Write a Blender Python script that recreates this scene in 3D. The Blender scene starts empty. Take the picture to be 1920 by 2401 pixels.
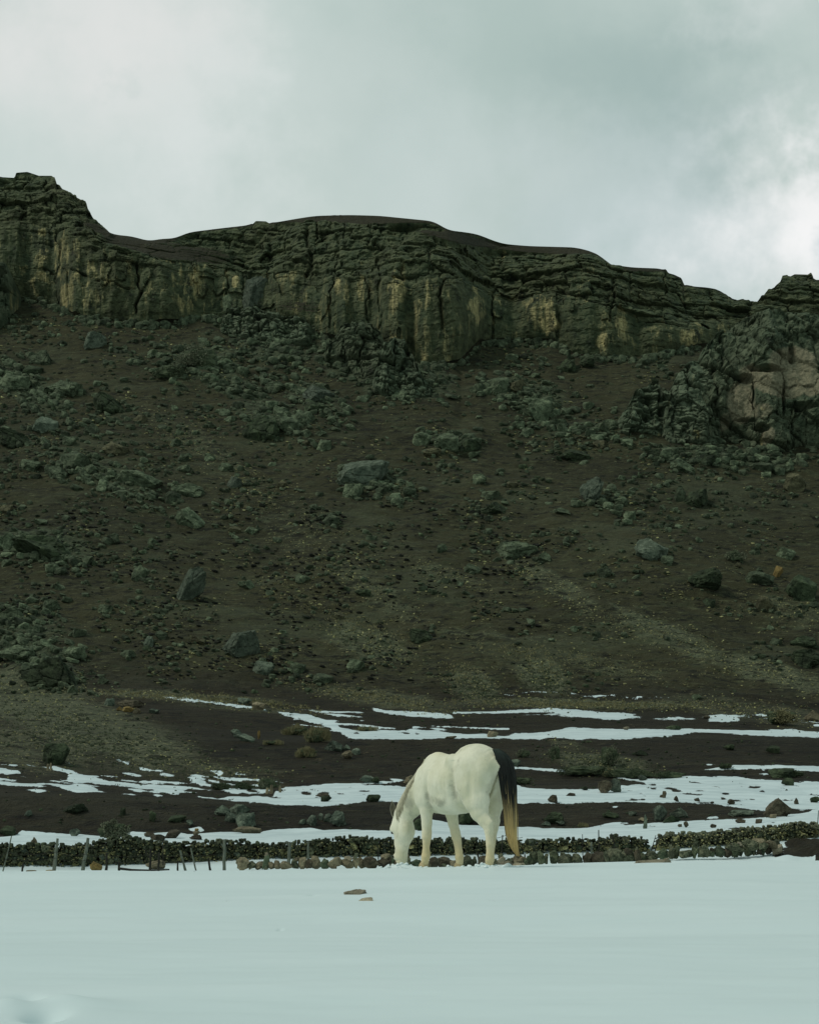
import bpy, math, random
import numpy as np
from math import radians as R
random.seed(7); rng = np.random.default_rng(7)
sc = bpy.context.scene
col = sc.collection

# ------------------------------------------------------------------ camera
F = 5000.0; HZ = 1734.0; CH = 1.6        # focal length and horizon row of the photograph, eye height
cam = bpy.data.objects.new('camera', bpy.data.cameras.new('camera')); col.objects.link(cam)
cam.location = (0, 0, CH); cam.rotation_euler = (R(90), 0, 0)
cam.data.sensor_fit = 'VERTICAL'; cam.data.sensor_height = 36.0
cam.data.lens = 36.0 * F / 2401.0; cam.data.shift_y = (HZ - 1200.5) / 2401.0
cam.data.clip_start = 0.1; cam.data.clip_end = 6000
sc.camera = cam
sc.view_settings.view_transform = 'Standard'; sc.view_settings.look = 'None'
sc.view_settings.gamma = 1; sc.view_settings.use_curve_mapping = False
sc.view_settings.exposure = 0.0

SUN_EL, SUN_AZ = 54, 262      # overcast: azimuth from +Y clockwise, behind the camera to the left
# ------------------------------------------------------------------ node helpers
class N:
    def __init__(s, tree): s.t = tree; s.n = tree.nodes; s.l = tree.links
    def new(s, typ, ins=None, **kw):
        nd = s.n.new(typ)
        for k, v in kw.items(): setattr(nd, k, v)
        for k, v in (ins or {}).items():
            sock = nd.inputs[k]
            if isinstance(v, bpy.types.NodeSocket): s.l.new(v, sock)
            else: sock.default_value = v
        return nd
    def math(s, op, a, b=0.0, c=0.0, clamp=False):
        return s.new('ShaderNodeMath', {0: a, 1: b, 2: c}, operation=op, use_clamp=clamp).outputs[0]
    def mix(s, f, a, b):
        nd = s.new('ShaderNodeMix', None, data_type='RGBA')
        for k, v in ((0, f), (6, a), (7, b)):
            if isinstance(v, bpy.types.NodeSocket): s.l.new(v, nd.inputs[k])
            else: nd.inputs[k].default_value = v if k == 0 else (*v[:3], 1)
        return nd.outputs[2]
    def mul(s, a, b):
        nd = s.new('ShaderNodeMix', None, data_type='RGBA', blend_type='MULTIPLY'); nd.inputs[0].default_value = 1
        for k, v in ((6, a), (7, b)):
            if isinstance(v, bpy.types.NodeSocket): s.l.new(v, nd.inputs[k])
            else: nd.inputs[k].default_value = (*v[:3], 1)
        return nd.outputs[2]
    def noise(s, vec, scale, detail=4, rough=.55, dist=0):
        return s.new('ShaderNodeTexNoise', {'Vector': vec, 'Scale': scale, 'Detail': detail, 'Roughness': rough, 'Distortion': dist}).outputs[0]
    def ramp(s, f, a, b):                    # smooth 0..1 between a and b
        return s.new('ShaderNodeMapRange', {0: f, 1: a, 2: b}, interpolation_type='SMOOTHSTEP').outputs[0]
    def scale(s, vec, sc3, rot=(0, 0, 0)):
        return s.new('ShaderNodeMapping', {'Vector': vec, 'Rotation': rot, 'Scale': sc3}).outputs[0]
def rgb(*c): return (*c, 1)

# ------------------------------------------------------------------ world: overcast cloud deck over a Nishita sky
wd = bpy.data.worlds.new('World'); sc.world = wd; wd.use_nodes = True
n = N(wd.node_tree); n.n.clear()
sky = n.new('ShaderNodeTexSky', sky_type='NISHITA', sun_disc=False)
sky.sun_elevation = R(SUN_EL); sky.sun_rotation = R(SUN_AZ)
gen = n.new('ShaderNodeTexCoord').outputs['Generated']
n1 = n.noise(n.scale(gen, (1, 1, 1.5)), 2.2, 5, .5, .3)
n2 = n.noise(n.scale(gen, (1, 1, 2.2), (0, R(20), 0)), 7.0, 4, .5, .5)
f = n.math('ADD', n.math('MULTIPLY', n1, .65), n.math('MULTIPLY', n2, .35))
sepz = n.new('ShaderNodeSeparateXYZ', {0: gen}).outputs[2]
c = n.mix(n.ramp(f, .36, .64), (.45, .56, .52), (.56, .65, .615))
c = n.mix(n.ramp(sepz, .33, .85), c, n.mul(c, (.44, .52, .53)))
nc_ = n.new('ShaderNodeTexNoise', {'Vector': gen, 'Scale': 9., 'Detail': 6., 'Roughness': .6}).outputs[1]
gw = n.new('ShaderNodeVectorMath', {0: nc_, 1: (.20, .20, .14), 2: (-.10, -.10, -.07)}, operation='MULTIPLY_ADD').outputs[0]
gw = n.new('ShaderNodeVectorMath', {0: gen, 1: gw}, operation='ADD').outputs[0]
def lobe(u, v, r, colr, amt, c):             # one soft bank of cloud, by its direction
    d = np.array([(u-960)/F, 1, (HZ-v)/F]); d /= np.linalg.norm(d)
    dd = n.new('ShaderNodeVectorMath', {0: gw, 1: tuple(d)}, operation='DISTANCE').outputs['Value']
    return n.mix(n.math('MULTIPLY', n.ramp(dd, r*1.25, r*.05), amt), c, colr)
for a in (
        (350, 250, .11, (.66, .73, .70), .75), (150, 60, .07, (.80, .80, .78), .8), (420, 260, .045, (.73, .78, .76), .7), (60, 430, .06, (.62, .70, .67), .6), (225, 215, .016, (.50, .60, .57), .35),
        (1330, 180, .11, (.40, .51, .475), .75), (1600, 260, .055, (.34, .45, .43), .7), (1060, 330, .06, (.47, .575, .54), .6), (880, 130, .05, (.58, .66, .63), .4),
        (1560, 590, .06, (.44, .555, .57), .6), (1000, 480, .06, (.62, .70, .68), .6), (1300, 470, .05, (.58, .66, .65), .6),
        (1700, 560, .055, (.74, .79, .785), .8), (1845, 535, .044, (.95, .95, .94), 1.), (1890, 450, .022, (.93, .93, .92), .9), (1830, 30, .03, (.66, .72, .70), .6), (1905, 585, .016, (.42, .54, .57), .5)):
    c = lobe(*a, c)
c10 = n.new('ShaderNodeVectorMath', {0: c, 3: 10.0}, operation='SCALE').outputs[0]
cc = n.mix(.95, sky.outputs[0], c10)
bg = n.new('ShaderNodeBackground', {'Color': cc, 'Strength': .1})
n.new('ShaderNodeOutputWorld', {'Surface': bg.outputs[0]})
sl = bpy.data.lights.new('sun', 'SUN'); sl.energy = 1.5; sl.angle = R(12); sl.color = (1, .95, .84)
so = bpy.data.objects.new('sun', sl); col.objects.link(so)
so.rotation_euler = (R(90 - SUN_EL), 0, R(180 - SUN_AZ)); so.location = (0, 0, 60)

# ------------------------------------------------------------------ numpy noise
def _h(ix, iy, iz, seed):
    h = (ix.astype(np.uint32)*np.uint32(374761393) + iy.astype(np.uint32)*np.uint32(668265263)
         + iz.astype(np.uint32)*np.uint32(2147483647 - 12345) + np.uint32((seed*1274126177) & 0xffffffff))
    h = (h ^ (h >> np.uint32(13)))*np.uint32(1274126177); h ^= h >> np.uint32(16)
    h = h*np.uint32(2246822519); return h ^ (h >> np.uint32(13))
def vn(x, y, z, seed=0):                     # smooth value noise, -1..1
    x, y, z = (np.asarray(a, np.float32) for a in (x, y, z))
    x, y, z = np.broadcast_arrays(x, y, z)
    xi, yi, zi = np.floor(x), np.floor(y), np.floor(z)
    fx, fy, fz = x-xi, y-yi, z-zi
    xi, yi, zi = (a.astype(np.int64) for a in (xi, yi, zi))
    fx, fy, fz = (a*a*a*(a*(a*6-15)+10) for a in (fx, fy, fz))
    out = 0
    for dx in (0, 1):
        wx = fx if dx else 1-fx
        for dy in (0, 1):
            wy = fy if dy else 1-fy
            for dz in (0, 1):
                out = out + wx*wy*(fz if dz else 1-fz)*(_h(xi+dx, yi+dy, zi+dz, seed)/np.float32(2147483648.0))
    return out - 1
def fbm(x, y, z, o=4, seed=0, g=.5):
    a, s, t = 1.0, 0, 0
    for k in range(o):
        s = s + a*vn(x*2**k+17.3*k, y*2**k+5.1*k, z*2**k, seed+k); t += a; a *= g
    return s/t*1.5
def ridge(x, y, z, o=4, seed=0):
    a, s, t = 1.0, 0, 0
    for k in range(o):
        s = s + a*(1-2*np.abs(vn(x*2**k+3.3*k, y*2**k, z*2**k+9*k, seed+k))); t += a; a *= .5
    return s/t
def worley(x, y, z, seed=0, tilt=False):                 # F1, F2 and a random value of the nearest cell
    xi, yi, zi = (np.floor(a).astype(np.int64) for a in (x, y, z))
    f1 = np.full(x.shape, 9., np.float32); f2 = f1.copy(); cid = np.zeros(x.shape, np.float32); tl = np.zeros(x.shape, np.float32)
    for dx in (-1, 0, 1):
        for dy in (-1, 0, 1):
            for dz in (-1, 0, 1):
                a, b, c_ = xi+dx, yi+dy, zi+dz
                h = _h(a, b, c_, seed)
                px = a+(h & 1023)/1023.; py = b+((h >> 10) & 1023)/1023.; pz = c_+((h >> 20) & 1023)/1023.
                d = np.sqrt((px-x)**2+(py-y)**2+(pz-z)**2).astype(np.float32)
                n1_ = d < f1
                f2 = np.where(n1_, f1, np.minimum(f2, d)); cid = np.where(n1_, ((h >> 7) & 255)/255., cid)
                tl = np.where(n1_, (((h >> 3) & 63)/31.5-1)*(x-px)+(((h >> 13) & 63)/31.5-1)*(z-pz), tl); f1 = np.where(n1_, d, f1)
    return (f1, f2, cid, tl) if tilt else (f1, f2, cid)
def sst(a, b, x): t = np.clip((x-a)/(b-a), 0, 1); return t*t*(3-2*t)

def W(u, v, Y): return ((u-960)/F*Y, Y, CH+(HZ-v)/F*Y)

# ------------------------------------------------------------------ mesh helpers
def mesh_from(name, V, faces, smooth=False, attrs=None):
    me = bpy.data.meshes.new(name)
    V = np.asarray(V, np.float32); faces = np.asarray(faces, np.int32); k = faces.shape[1]
    me.vertices.add(len(V)); me.vertices.foreach_set('co', V.ravel())
    me.loops.add(faces.size); me.loops.foreach_set('vertex_index', faces.ravel())
    me.polygons.add(len(faces)); me.polygons.foreach_set('loop_start', np.arange(0, faces.size, k, dtype=np.int32))
    me.polygons.foreach_set('loop_total', np.full(len(faces), k, np.int32))
    me.polygons.foreach_set('use_smooth', np.full(len(faces), smooth, bool))
    for a, d in (attrs or {}).items():
        at = me.attributes.new(a, 'FLOAT', 'POINT'); at.data.foreach_set('value', np.asarray(d, np.float32).ravel())
    me.update(calc_edges=True)
    return me
def obj(name, me, mat=None, parent=None, loc=None, rot=None, scl=None, **props):
    o = bpy.data.objects.new(name, me); col.objects.link(o)
    if mat is not None and me is not None and len(me.materials) == 0: me.materials.append(mat)
    if parent is not None: o.parent = parent
    if loc is not None: o.location = loc
    if rot is not None: o.rotation_euler = rot
    if scl is not None: o.scale = scl
    for k, v in props.items():
        if v is not None: o[k] = v
    return o

# ------------------------------------------------------------------ materials
def material(name):
    m = bpy.data.materials.new(name); m.use_nodes = True
    t = N(m.node_tree); bs = t.n['Principled BSDF']; bs.inputs['Roughness'].default_value = .9
    bs.inputs['Specular IOR Level'].default_value = .25
    return m, t, bs
def bump(t, bs, hgt, strength, dist):
    b = t.new('ShaderNodeBump', {'Height': hgt, 'Strength': strength, 'Distance': dist})
    t.l.new(b.outputs[0], bs.inputs['Normal'])

def ground_material():
    m, t, bs = material('soil_and_snow')
    P = t.new('ShaderNodeNewGeometry').outputs['Position']
    A = lambda k: t.new('ShaderNodeAttribute', None, attribute_name=k).outputs['Fac']
    big = t.noise(P, .07, 5, .6); mid = t.noise(t.scale(P, (.55, 1, 1)), .9, 5, .65); fine = t.noise(t.scale(P, (.5, 1, 1.2)), 6., 4, .7)
    soil = t.mix(t.ramp(big, .3, .7), (.0245, .0250, .0112), (.0405, .0395, .0175))
    soil = t.mix(t.math('MULTIPLY', t.ramp(mid, .5, .72), .75), soil, (.040, .052, .026))
    soil = t.mix(t.math('MULTIPLY', t.ramp(mid, .46, .30), .5), soil, (.010, .010, .007))
    # pale and yellowish chips, thicker where the gravel runs
    gv = A('gravel')
    vor = t.new('ShaderNodeTexVoronoi', {'Vector': t.scale(t.new('ShaderNodeVectorMath', {0: P, 1: t.new('ShaderNodeTexNoise', {'Vector': P, 'Scale': 3., 'Detail': 2.}).outputs[1]}, operation='ADD').outputs[0], (.5, .8, 1.1)), 'Scale': 4.4, 'Randomness': 1.0})
    sepc = t.new('ShaderNodeSeparateColor', {0: vor.outputs['Color']})
    chip = t.math('MULTIPLY', t.math('LESS_THAN', vor.outputs['Distance'], .30), t.math('GREATER_THAN', sepc.outputs[0], t.math('SUBTRACT', .985, t.math('MULTIPLY', gv, .6))))
    chipc = t.mix(sepc.outputs[1], (.11, .13, .07), (.34, .31, .155))
    gcol = t.mix(t.ramp(fine, .35, .65), (.046, .058, .034), (.16, .175, .105))
    soil = t.mix(t.math('MULTIPLY', t.ramp(t.math('ADD', gv, t.math('MULTIPLY', t.math('SUBTRACT', mid, .5), 1.3)), .25, .95), .85), soil, gcol)
    soil = t.mix(t.math('MULTIPLY', chip, .8), soil, chipc)
    rk = A('rock')
    rcol = t.mix(t.ramp(fine, .3, .7), (.022, .032, .017), (.075, .092, .052))
    soil = t.mix(t.ramp(t.math('ADD', rk, t.math('MULTIPLY', t.math('SUBTRACT', mid, .5), .9)), .35, .6), soil, rcol)
    blot = t.noise(t.scale(P, (.35, .8, 1), (0, R(-18), 0)), 1.7, 5, .75)
    soil = t.mix(t.math('MULTIPLY', t.ramp(blot, .52, .59), .85), soil, (.006, .007, .004))
    lt = t.noise(t.scale(P, (.3, 1, 1.6), (0, R(-22), 0)), 2.6, 5, .8)
    soil = t.mix(t.math('MULTIPLY', t.ramp(lt, .54, .66), .7), soil, (.105, .115, .058))
    big2 = t.noise(t.scale(P, (.5, 1, 1), (0, R(-20), 0)), .16, 5, .7)
    soil = t.mix(t.math('MULTIPLY', t.ramp(big2, .50, .66), .5), soil, t.mix(t.ramp(fine, .35, .65), (.045, .056, .030), (.082, .092, .052)))
    soil = t.mix(t.math('MULTIPLY', A('wet'), t.math('SUBTRACT', 1.0, t.math('MULTIPLY', gv, .8), clamp=True)), soil, t.mul(soil, (.50, .42, .46)))
    # snow, its edge ragged
    sf = t.math('ADD', t.math('MULTIPLY_ADD', A('snow'), 1.25, -.08), t.math('ADD', t.math('MULTIPLY', t.math('SUBTRACT', t.noise(t.scale(P, (.9, .16, 1.)), 2.2, 6, .75), .5), 2.6), t.math('MULTIPLY', t.math('SUBTRACT', t.noise(t.scale(P, (.3, .12, 1.)), .9, 3, .6), .5), 1.8)))
    sn = t.math('MULTIPLY', t.ramp(t.math('ADD', sf, t.math('MULTIPLY', t.math('SUBTRACT', fine, .5), .6)), .40, .60), t.ramp(A('snow'), .05, .2))
    snowc = t.mix(t.ramp(t.noise(t.scale(P, (.3, 1., 1)), .7, 6, .65), .34, .68), (.615, .724, .744), (.645, .750, .770))
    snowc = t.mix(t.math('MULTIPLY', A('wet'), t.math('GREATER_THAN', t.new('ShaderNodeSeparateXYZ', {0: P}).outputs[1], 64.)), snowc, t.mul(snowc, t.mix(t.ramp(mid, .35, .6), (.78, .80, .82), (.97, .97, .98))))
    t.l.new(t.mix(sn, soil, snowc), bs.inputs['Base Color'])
    t.l.new(t.new('ShaderNodeMapRange', {0: sn, 3: .95, 4: .6}).outputs[0], bs.inputs['Roughness'])
    hs = t.math('ADD', t.math('MULTIPLY', fine, .6), t.math('MULTIPLY', t.math('SUBTRACT', .35, vor.outputs['Distance']), .5))
    rip = t.noise(t.scale(P, (.35, 1., 1)), .8, 3, .5)
    h = t.new('ShaderNodeMix', {0: sn, 2: hs, 3: t.math('MULTIPLY', rip, .05)}, data_type='FLOAT').outputs[0]
    bump(t, bs, h, .8, .25)
    return m
def cliff_material(name='cliff_rock', b1=(.034, .041, .019), b2=(.035, .053, .027), b3=(.098, .112, .058)):
    m, t, bs = material(name)
    P = t.new('ShaderNodeNewGeometry').outputs['Position']
    A = lambda k: t.new('ShaderNodeAttribute', None, attribute_name=k).outputs['Fac']
    big = t.noise(P, .13, 4, .6); mid = t.noise(P, .8, 6, .68); fine = t.noise(P, 3.5, 4, .7)
    strk = t.noise(t.scale(P, (1, .6, .13)), 1.1, 6, .7); strk2 = t.noise(t.scale(P, (1, .5, .09)), 3.2, 4, .7)
    base = t.mix(t.ramp(big, .35, .65), b1, b2)
    base = t.mix(t.ramp(mid, .36, .72), base, b3)
    base = t.mix(t.math('MULTIPLY', t.ramp(mid, .45, .28), .8), base, (.012, .014, .010))
    tn = A('tan')
    base = t.mix(t.math('MULTIPLY', t.ramp(strk, .5, .38), t.math('MULTIPLY', tn, .6)), base, (.018, .020, .013))
    tn = t.math('MULTIPLY', tn, t.new('ShaderNodeMapRange', {0: t.noise(t.scale(P, (1, 1, .8)), .45, 4, .7), 1: .38, 2: .58, 3: .35, 4: 1.2}).outputs[0])
    tf = t.math('ADD', tn, t.math('MULTIPLY', t.math('SUBTRACT', strk, .5), 2.8))
    tanc = t.mix(t.ramp(strk2, .35, .65), (.13, .124, .060), (.42, .365, .175))
    base = t.mix(t.math('MULTIPLY', t.ramp(tf, .36, .9), .88), base, tanc)
    spk = t.math('MULTIPLY', t.ramp(t.noise(t.scale(P, (1, 1, .5)), 5., 3, .7), .66, .74), t.ramp(mid, .42, .6))
    base = t.mix(t.math('MULTIPLY', spk, .55), base, (.17, .17, .07))
    pk = A('pink'); base = t.mix(t.math('MULTIPLY', t.ramp(t.math('ADD', pk, t.math('MULTIPLY', t.math('SUBTRACT', mid, .5), .8)), .3, .6), .8), base, t.mix(t.ramp(fine, .35, .65), (.13, .122, .078), (.25, .222, .145)))
    # thin soil lying on what is flat enough
    nz = t.new('ShaderNodeSeparateXYZ', {0: t.new('ShaderNodeNewGeometry').outputs['True Normal']}).outputs[2]
    so_ = t.ramp(t.math('ADD', t.math('ADD', A('soil'), t.math('MULTIPLY', nz, .55)), t.math('MULTIPLY', t.math('SUBTRACT', mid, .5), .7)), .62, .84)
    base = t.mix(so_, base, t.mix(t.ramp(fine, .4, .7), (.020, .0195, .0105), (.033, .032, .017)))
    t.l.new(base, bs.inputs['Base Color'])
    cr = t.new('ShaderNodeTexVoronoi', {'Vector': t.scale(P, (1, 1, 1.3)), 'Scale': .7}, feature='DISTANCE_TO_EDGE').outputs['Distance']
    h = t.math('ADD', t.math('MULTIPLY', mid, .6), t.math('MULTIPLY', fine, .18)); h = t.math('ADD', h, t.math('MULTIPLY', t.ramp(cr, 0, .05), .03))
    bump(t, bs, h, .9, .5)
    return m
def rock_material(name, dark, light, lich, lichamt, s=2.0, b=.25):
    m, t, bs = material(name)
    oi = t.new('ShaderNodeObjectInfo'); tc = t.new('ShaderNodeNewGeometry').outputs['Position']
    v = t.new('ShaderNodeVectorMath', {0: tc, 1: t.new('ShaderNodeCombineXYZ', {0: t.math('MULTIPLY', oi.outputs['Random'], 40.)}).outputs[0]}, operation='ADD').outputs[0]
    a = t.noise(v, s, 6, .7); f_ = t.noise(v, s*5, 4, .7)
    c_ = t.mix(t.ramp(a, .34, .66), dark, light)
    c_ = t.mix(t.math('MULTIPLY', t.ramp(f_, .50, .34), .55), c_, tuple(x*.35 for x in dark))
    c_ = t.mix(t.math('MULTIPLY', t.ramp(t.math('ADD', t.math('MULTIPLY', f_, .6), t.math('MULTIPLY', a, .4)), .56, .66), lichamt), c_, lich)
    vmul = t.new('ShaderNodeMapRange', {0: oi.outputs['Random'], 3: .72, 4: 1.35}).outputs[0]
    vmul = t.math('ADD', vmul, t.new('ShaderNodeAttribute', None, attribute_name='tone').outputs['Fac'])
    cv = t.new('ShaderNodeCombineXYZ', {0: vmul, 1: vmul, 2: vmul}).outputs[0]
    t.l.new(t.mul(c_, cv), bs.inputs['Base Color'])
    bump(t, bs, t.math('ADD', a, t.math('MULTIPLY', f_, .4)), .9, b/s)
    return m
M_GROUND = ground_material(); M_CLIFF = cliff_material()
M_GREEN = rock_material('green_grey_rock', (.026, .038, .020), (.112, .142, .086), (.22, .25, .13), .55, 1.4)
M_DARK = rock_material('dark_mossy_rock', (.012, .019, .009), (.050, .070, .036), (.12, .145, .07), .5, 1.4)
M_TAN = rock_material('tan_rock', (.12, .105, .066), (.27, .235, .15), (.24, .22, .13), .4, 2.2)
M_LICH = rock_material('lichen_green_rock', (.040, .054, .040), (.135, .170, .125), (.25, .27, .18), .5, 3.)
M_TANS = rock_material('weathered_brown_rock', (.040, .040, .022), (.105, .102, .056), (.2, .19, .11), .5, 1.4)
M_PALE = rock_material('pale_tan_rock', (.22, .195, .135), (.36, .32, .23), (.30, .25, .14), .3, 4.)
M_ORANGE = rock_material('ochre_rock', (.12, .085, .028), (.25, .18, .065), (.22, .2, .1), .3, 4.)
M_WALL = rock_material('wall_stone', (.030, .038, .022), (.15, .16, .10), (.32, .31, .19), .75, 9.)
M_WALLD = rock_material('wall_stone_dark', (.020, .027, .014), (.10, .118, .068), (.24, .24, .14), .65, 9.)
M_CHIP = rock_material('yellow_chip', (.13, .135, .062), (.38, .36, .17), (.50, .48, .28), .5, 3.)
M_BROWN = rock_material('brown_rock', (.034, .029, .018), (.100, .088, .058), (.17, .16, .10), .4, 4.)
def plain(name, c1, c2, s=8, rough=.85, stretch=(1, 1, 1), b=.01):
    m, t, bs = material(name); P = t.new('ShaderNodeTexCoord').outputs['Object']
    a = t.noise(t.scale(P, stretch), s, 5, .65)
    t.l.new(t.mix(t.ramp(a, .3, .7), c1, c2), bs.inputs['Base Color']); bs.inputs['Roughness'].default_value = rough
    bump(t, bs, a, .6, b); return m
M_WOOD = plain('weathered_wood', (.05, .06, .045), (.17, .19, .15), 9, .9, (4, 4, .5))
M_WOODD = plain('dark_wood', (.010, .010, .008), (.035, .034, .026), 9, .9, (4, 4, .5))
M_SHRUB = plain('shrub_leaf', (.05, .062, .036), (.20, .215, .14), 3)
M_SHRUBD = plain('dark_shrub_leaf', (.022, .035, .018), (.075, .095, .05), 3)
M_GRASS = plain('dry_grass', (.10, .095, .045), (.27, .245, .13), 4)

# ------------------------------------------------------------------ the land, profile line by profile line
UK = np.array([0, 200, 400, 600, 800, 1000, 1200, 1400, 1500, 1600, 1700, 1800, 1920.])
def L(Y, v): return (Y, v)
LN = [
 (30.0, [2046, 2044, 2042, 2038, 2035, 2031, 2028, 2022, 2019, 2017.5, 2017, 2017, 2017]),
 (43.0, None),
 (60.5, [2047, 2047, 2046, 2040, 2038, 2038, 2036, 2028, 2020, 2014, 2012, 2006, 2004]),
 (64.6, [2038, 2039, 2028, 2019, 2013, 2010, 2008, 2001, 2000, 1993, 1986, 1976, 1967]),
 (65.8, [1995, 1993, 1989, 1988, 1987, 1985, 1983, 1984, 1978, 1971, 1960, 1952, 1944]),
 (80.0, [1960, 1956, 1954, 1952, 1948, 1933, 1938, 1937, 1933, 1928, 1923, 1917, 1911]),
 (84.0, [1863, 1868, 1878, 1889, 1889, 1887, 1885, 1883, 1883, 1885, 1893, 1900, 1902]),
 (101., [1805, 1820, 1838, 1845, 1844, 1843, 1838, 1834, 1830, 1826, 1823, 1821, 1820]),
 (112., [1722, 1726, 1735, 1740, 1740, 1738, 1737, 1735, 1733, 1731, 1731, 1733, 1736]),
 (128., [1692, 1694, 1702, 1712, 1716, 1719, 1716, 1712, 1712, 1713, 1715, 1716, 1717]),
 (133., [1672, 1672, 1672, 1678, 1687, 1687, 1687, 1686, 1690, 1690, 1692, 1695, 1700]),
 (146., [1650, 1650, 1652, 1661, 1666, 1669, 1666, 1668, 1671, 1676, 1681, 1686, 1690]),
 (152., [1632, 1622, 1626, 1634, 1641, 1641, 1641, 1641, 1641, 1646, 1652, 1660, 1666]),
]
cu = np.concatenate([960-np.geomspace(1260, 5200, 26)[::-1][:-1], np.arange(-300, 2222, 2.8), 960+np.geomspace(1262, 5200, 26)[1:]])
NC = len(cu)
def pl(pts): a = np.array(pts, float); return np.interp(cu, a[:, 0], a[:, 1])
VB = pl([(-300, 700), (50, 700), (120, 712), (170, 738), (210, 747), (320, 757), (400, 757), (480, 742), (560, 745), (640, 760), (720, 778), (780, 795), (860, 820), (940, 850), (1010, 858), (1080, 850), (1125, 805), (1180, 797), (1290, 800), (1345, 830), (1420, 840), (1530, 835), (1600, 820), (1700, 800), (1800, 790), (2200, 790)])
VT = pl([(-300, 520), (0, 520), (50, 527), (150, 545), (240, 590), (330, 622), (360, 612), (440, 612), (480, 622), (560, 632), (640, 645), (700, 640), (760, 655), (860, 650), (960, 668), (1050, 662), (1100, 682), (1200, 690), (1300, 692), (1400, 712), (1500, 742), (1600, 762), (1700, 748), (1800, 742), (2200, 742)])
VS = pl([(-300, 425), (0, 415), (35, 417), (39, 405), (65, 403), (92, 412), (120, 412), (131, 420), (133, 435), (160, 452), (190, 468), (203, 472), (205, 486), (213, 500), (222, 517), (240, 528), (255, 545), (270, 551), (305, 553), (325, 558), (350, 566), (380, 559), (410, 560), (440, 545), (520, 535), (592, 527), (600, 518), (624, 519), (632, 524), (700, 512), (740, 506), (820, 504), (890, 506), (960, 513), (1020, 519), (1048, 540), (1080, 543), (1120, 549), (1150, 562), (1180, 572), (1240, 577), (1350, 580), (1395, 592), (1432, 620), (1480, 627), (1560, 630), (1566, 640), (1580, 644), (1597, 652), (1604, 670), (1670, 675), (1705, 688), (1708, 704), (1740, 706), (1770, 712), (1790, 698), (1802, 682), (1828, 664), (1832, 649), (1850, 649), (1862, 643), (1902, 644), (1906, 656), (1960, 657), (2200, 668)])
YB = 72.4/(.49-(HZ-VB)/F)
YB = np.convolve(np.pad(YB, 12, 'edge'), np.ones(25)/25, 'valid')
YTp = YB + 2.2
YS = YTp + 4 + (VT-VS)/F*YTp*.9
rows = []                                    # (Y row, z row, zone, weight inside its zone)
def add(Ya, za, Yb_, zb, nr, zone, pw=1.0, last=False):
    for i in range(nr + (1 if last else 0)):
        w = i/nr
        rows.append((Ya+(Yb_-Ya)*w, za+(zb-za)*w**pw, zone, w))
_rj = np.interp(cu, [-300, 250, 275, 590, 596, 630, 640, 1390, 1420, 1450, 1470, 1550, 1562, 1600, 1620, 1760, 1780], [0, 0, 1, 1, 0, 0, 1, 1, 0, 0, 1, 1, 0, 0, 1, 1, 0])
VSs = np.convolve(np.pad(VS, 12, 'edge'), np.hanning(25)/np.hanning(25).sum(), 'valid'); VS = VS*(1-_rj)+VSs*_rj
one = np.ones(NC)
zl = []
for Y, v in LN:
    zl.append(-2.75*one if v is None else CH+(HZ-np.interp(cu, UK, v))/F*Y)
z28 = CH - (2033-HZ)/F*28.0
fld = z28 + (zl[0]-zl[0][np.argmin(abs(cu-1000))])*.6
YF0 = CH*F/(2440-HZ); add(-40*one, 0*one, YF0*one, 0*one, 8, 0)
for i in range(150):
    w = i/150; Y = CH*F/(2440-(2440-2026.2)*w-HZ); k = sst(15, 27.5, Y); rows.append((Y*one, fld*k, 0, w))
add(27.4*one, fld, zl[0]*0+30.0, zl[0], 60, 0)
NR = [7, 12, 10, 3, 28, 34, 34, 54, 18, 18, 14, 16]
for i, nr in enumerate(NR):
    a, b = LN[i][0], LN[i+1][0]
    add(a*one, zl[i], b*one, zl[i+1], nr, 1 if i < 3 else 2)
zb = CH+(HZ-VB)/F*YB; zt = CH+(HZ-VT)/F*YTp; zs = CH+(HZ-VS)/F*YS
r_h0 = len(rows); add(152*one, zl[-1], YB, zb, 380, 3, 1.16)
r_c0 = len(rows); add(YB, zb, YTp, zt, 96, 4)
r_s0 = len(rows); add(YTp, zt, YS, zs, 92, 5, .95)
r_b0 = len(rows); add(YS, zs, YS+70, zs-9, 6, 6, 1, True)
Yg = np.array([r[0] for r in rows], np.float64); Zg = np.array([r[1] for r in rows], np.float64)
zone = np.array([r[2] for r in rows]); wz = np.array([r[3] for r in rows])
# soften the creases a little, except on the cliff and skyline
sm = (zone >= 1) & (zone <= 3)
for _ in range(3):
    Z2 = Zg.copy(); Z2[1:-1] = (Zg[:-2]+2*Zg[1:-1]+Zg[2:])/4; Zg = np.where(sm[:, None], Z2, Zg)
Xg = (cu[None, :]-960)/F*np.maximum(Yg, 12)
Ub, Vb_ = np.broadcast_to(cu, Xg.shape), HZ-(Zg-CH)/np.maximum(Yg, 3)*F
def ell(u, v, lst):
    o = np.zeros(u.shape, np.float32)
    for (cx, cy, a, b, ang, w) in lst:
        if u.size > 1e5:
            pass
        ca, sa = math.cos(R(ang)), math.sin(R(ang)); x, y = u-cx, v-cy
        d = ((x*ca+y*sa)/a)**2+((-x*sa+y*ca)/b)**2
        o = np.maximum(o, w*np.clip(1.35-d*.9, 0, 1))
    return o
zc = zone[:, None]
hill = (zc == 3)*np.ones_like(Xg)
edge_t = np.where(zc == 3, np.minimum(1, wz[:, None]*8), 0)
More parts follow.
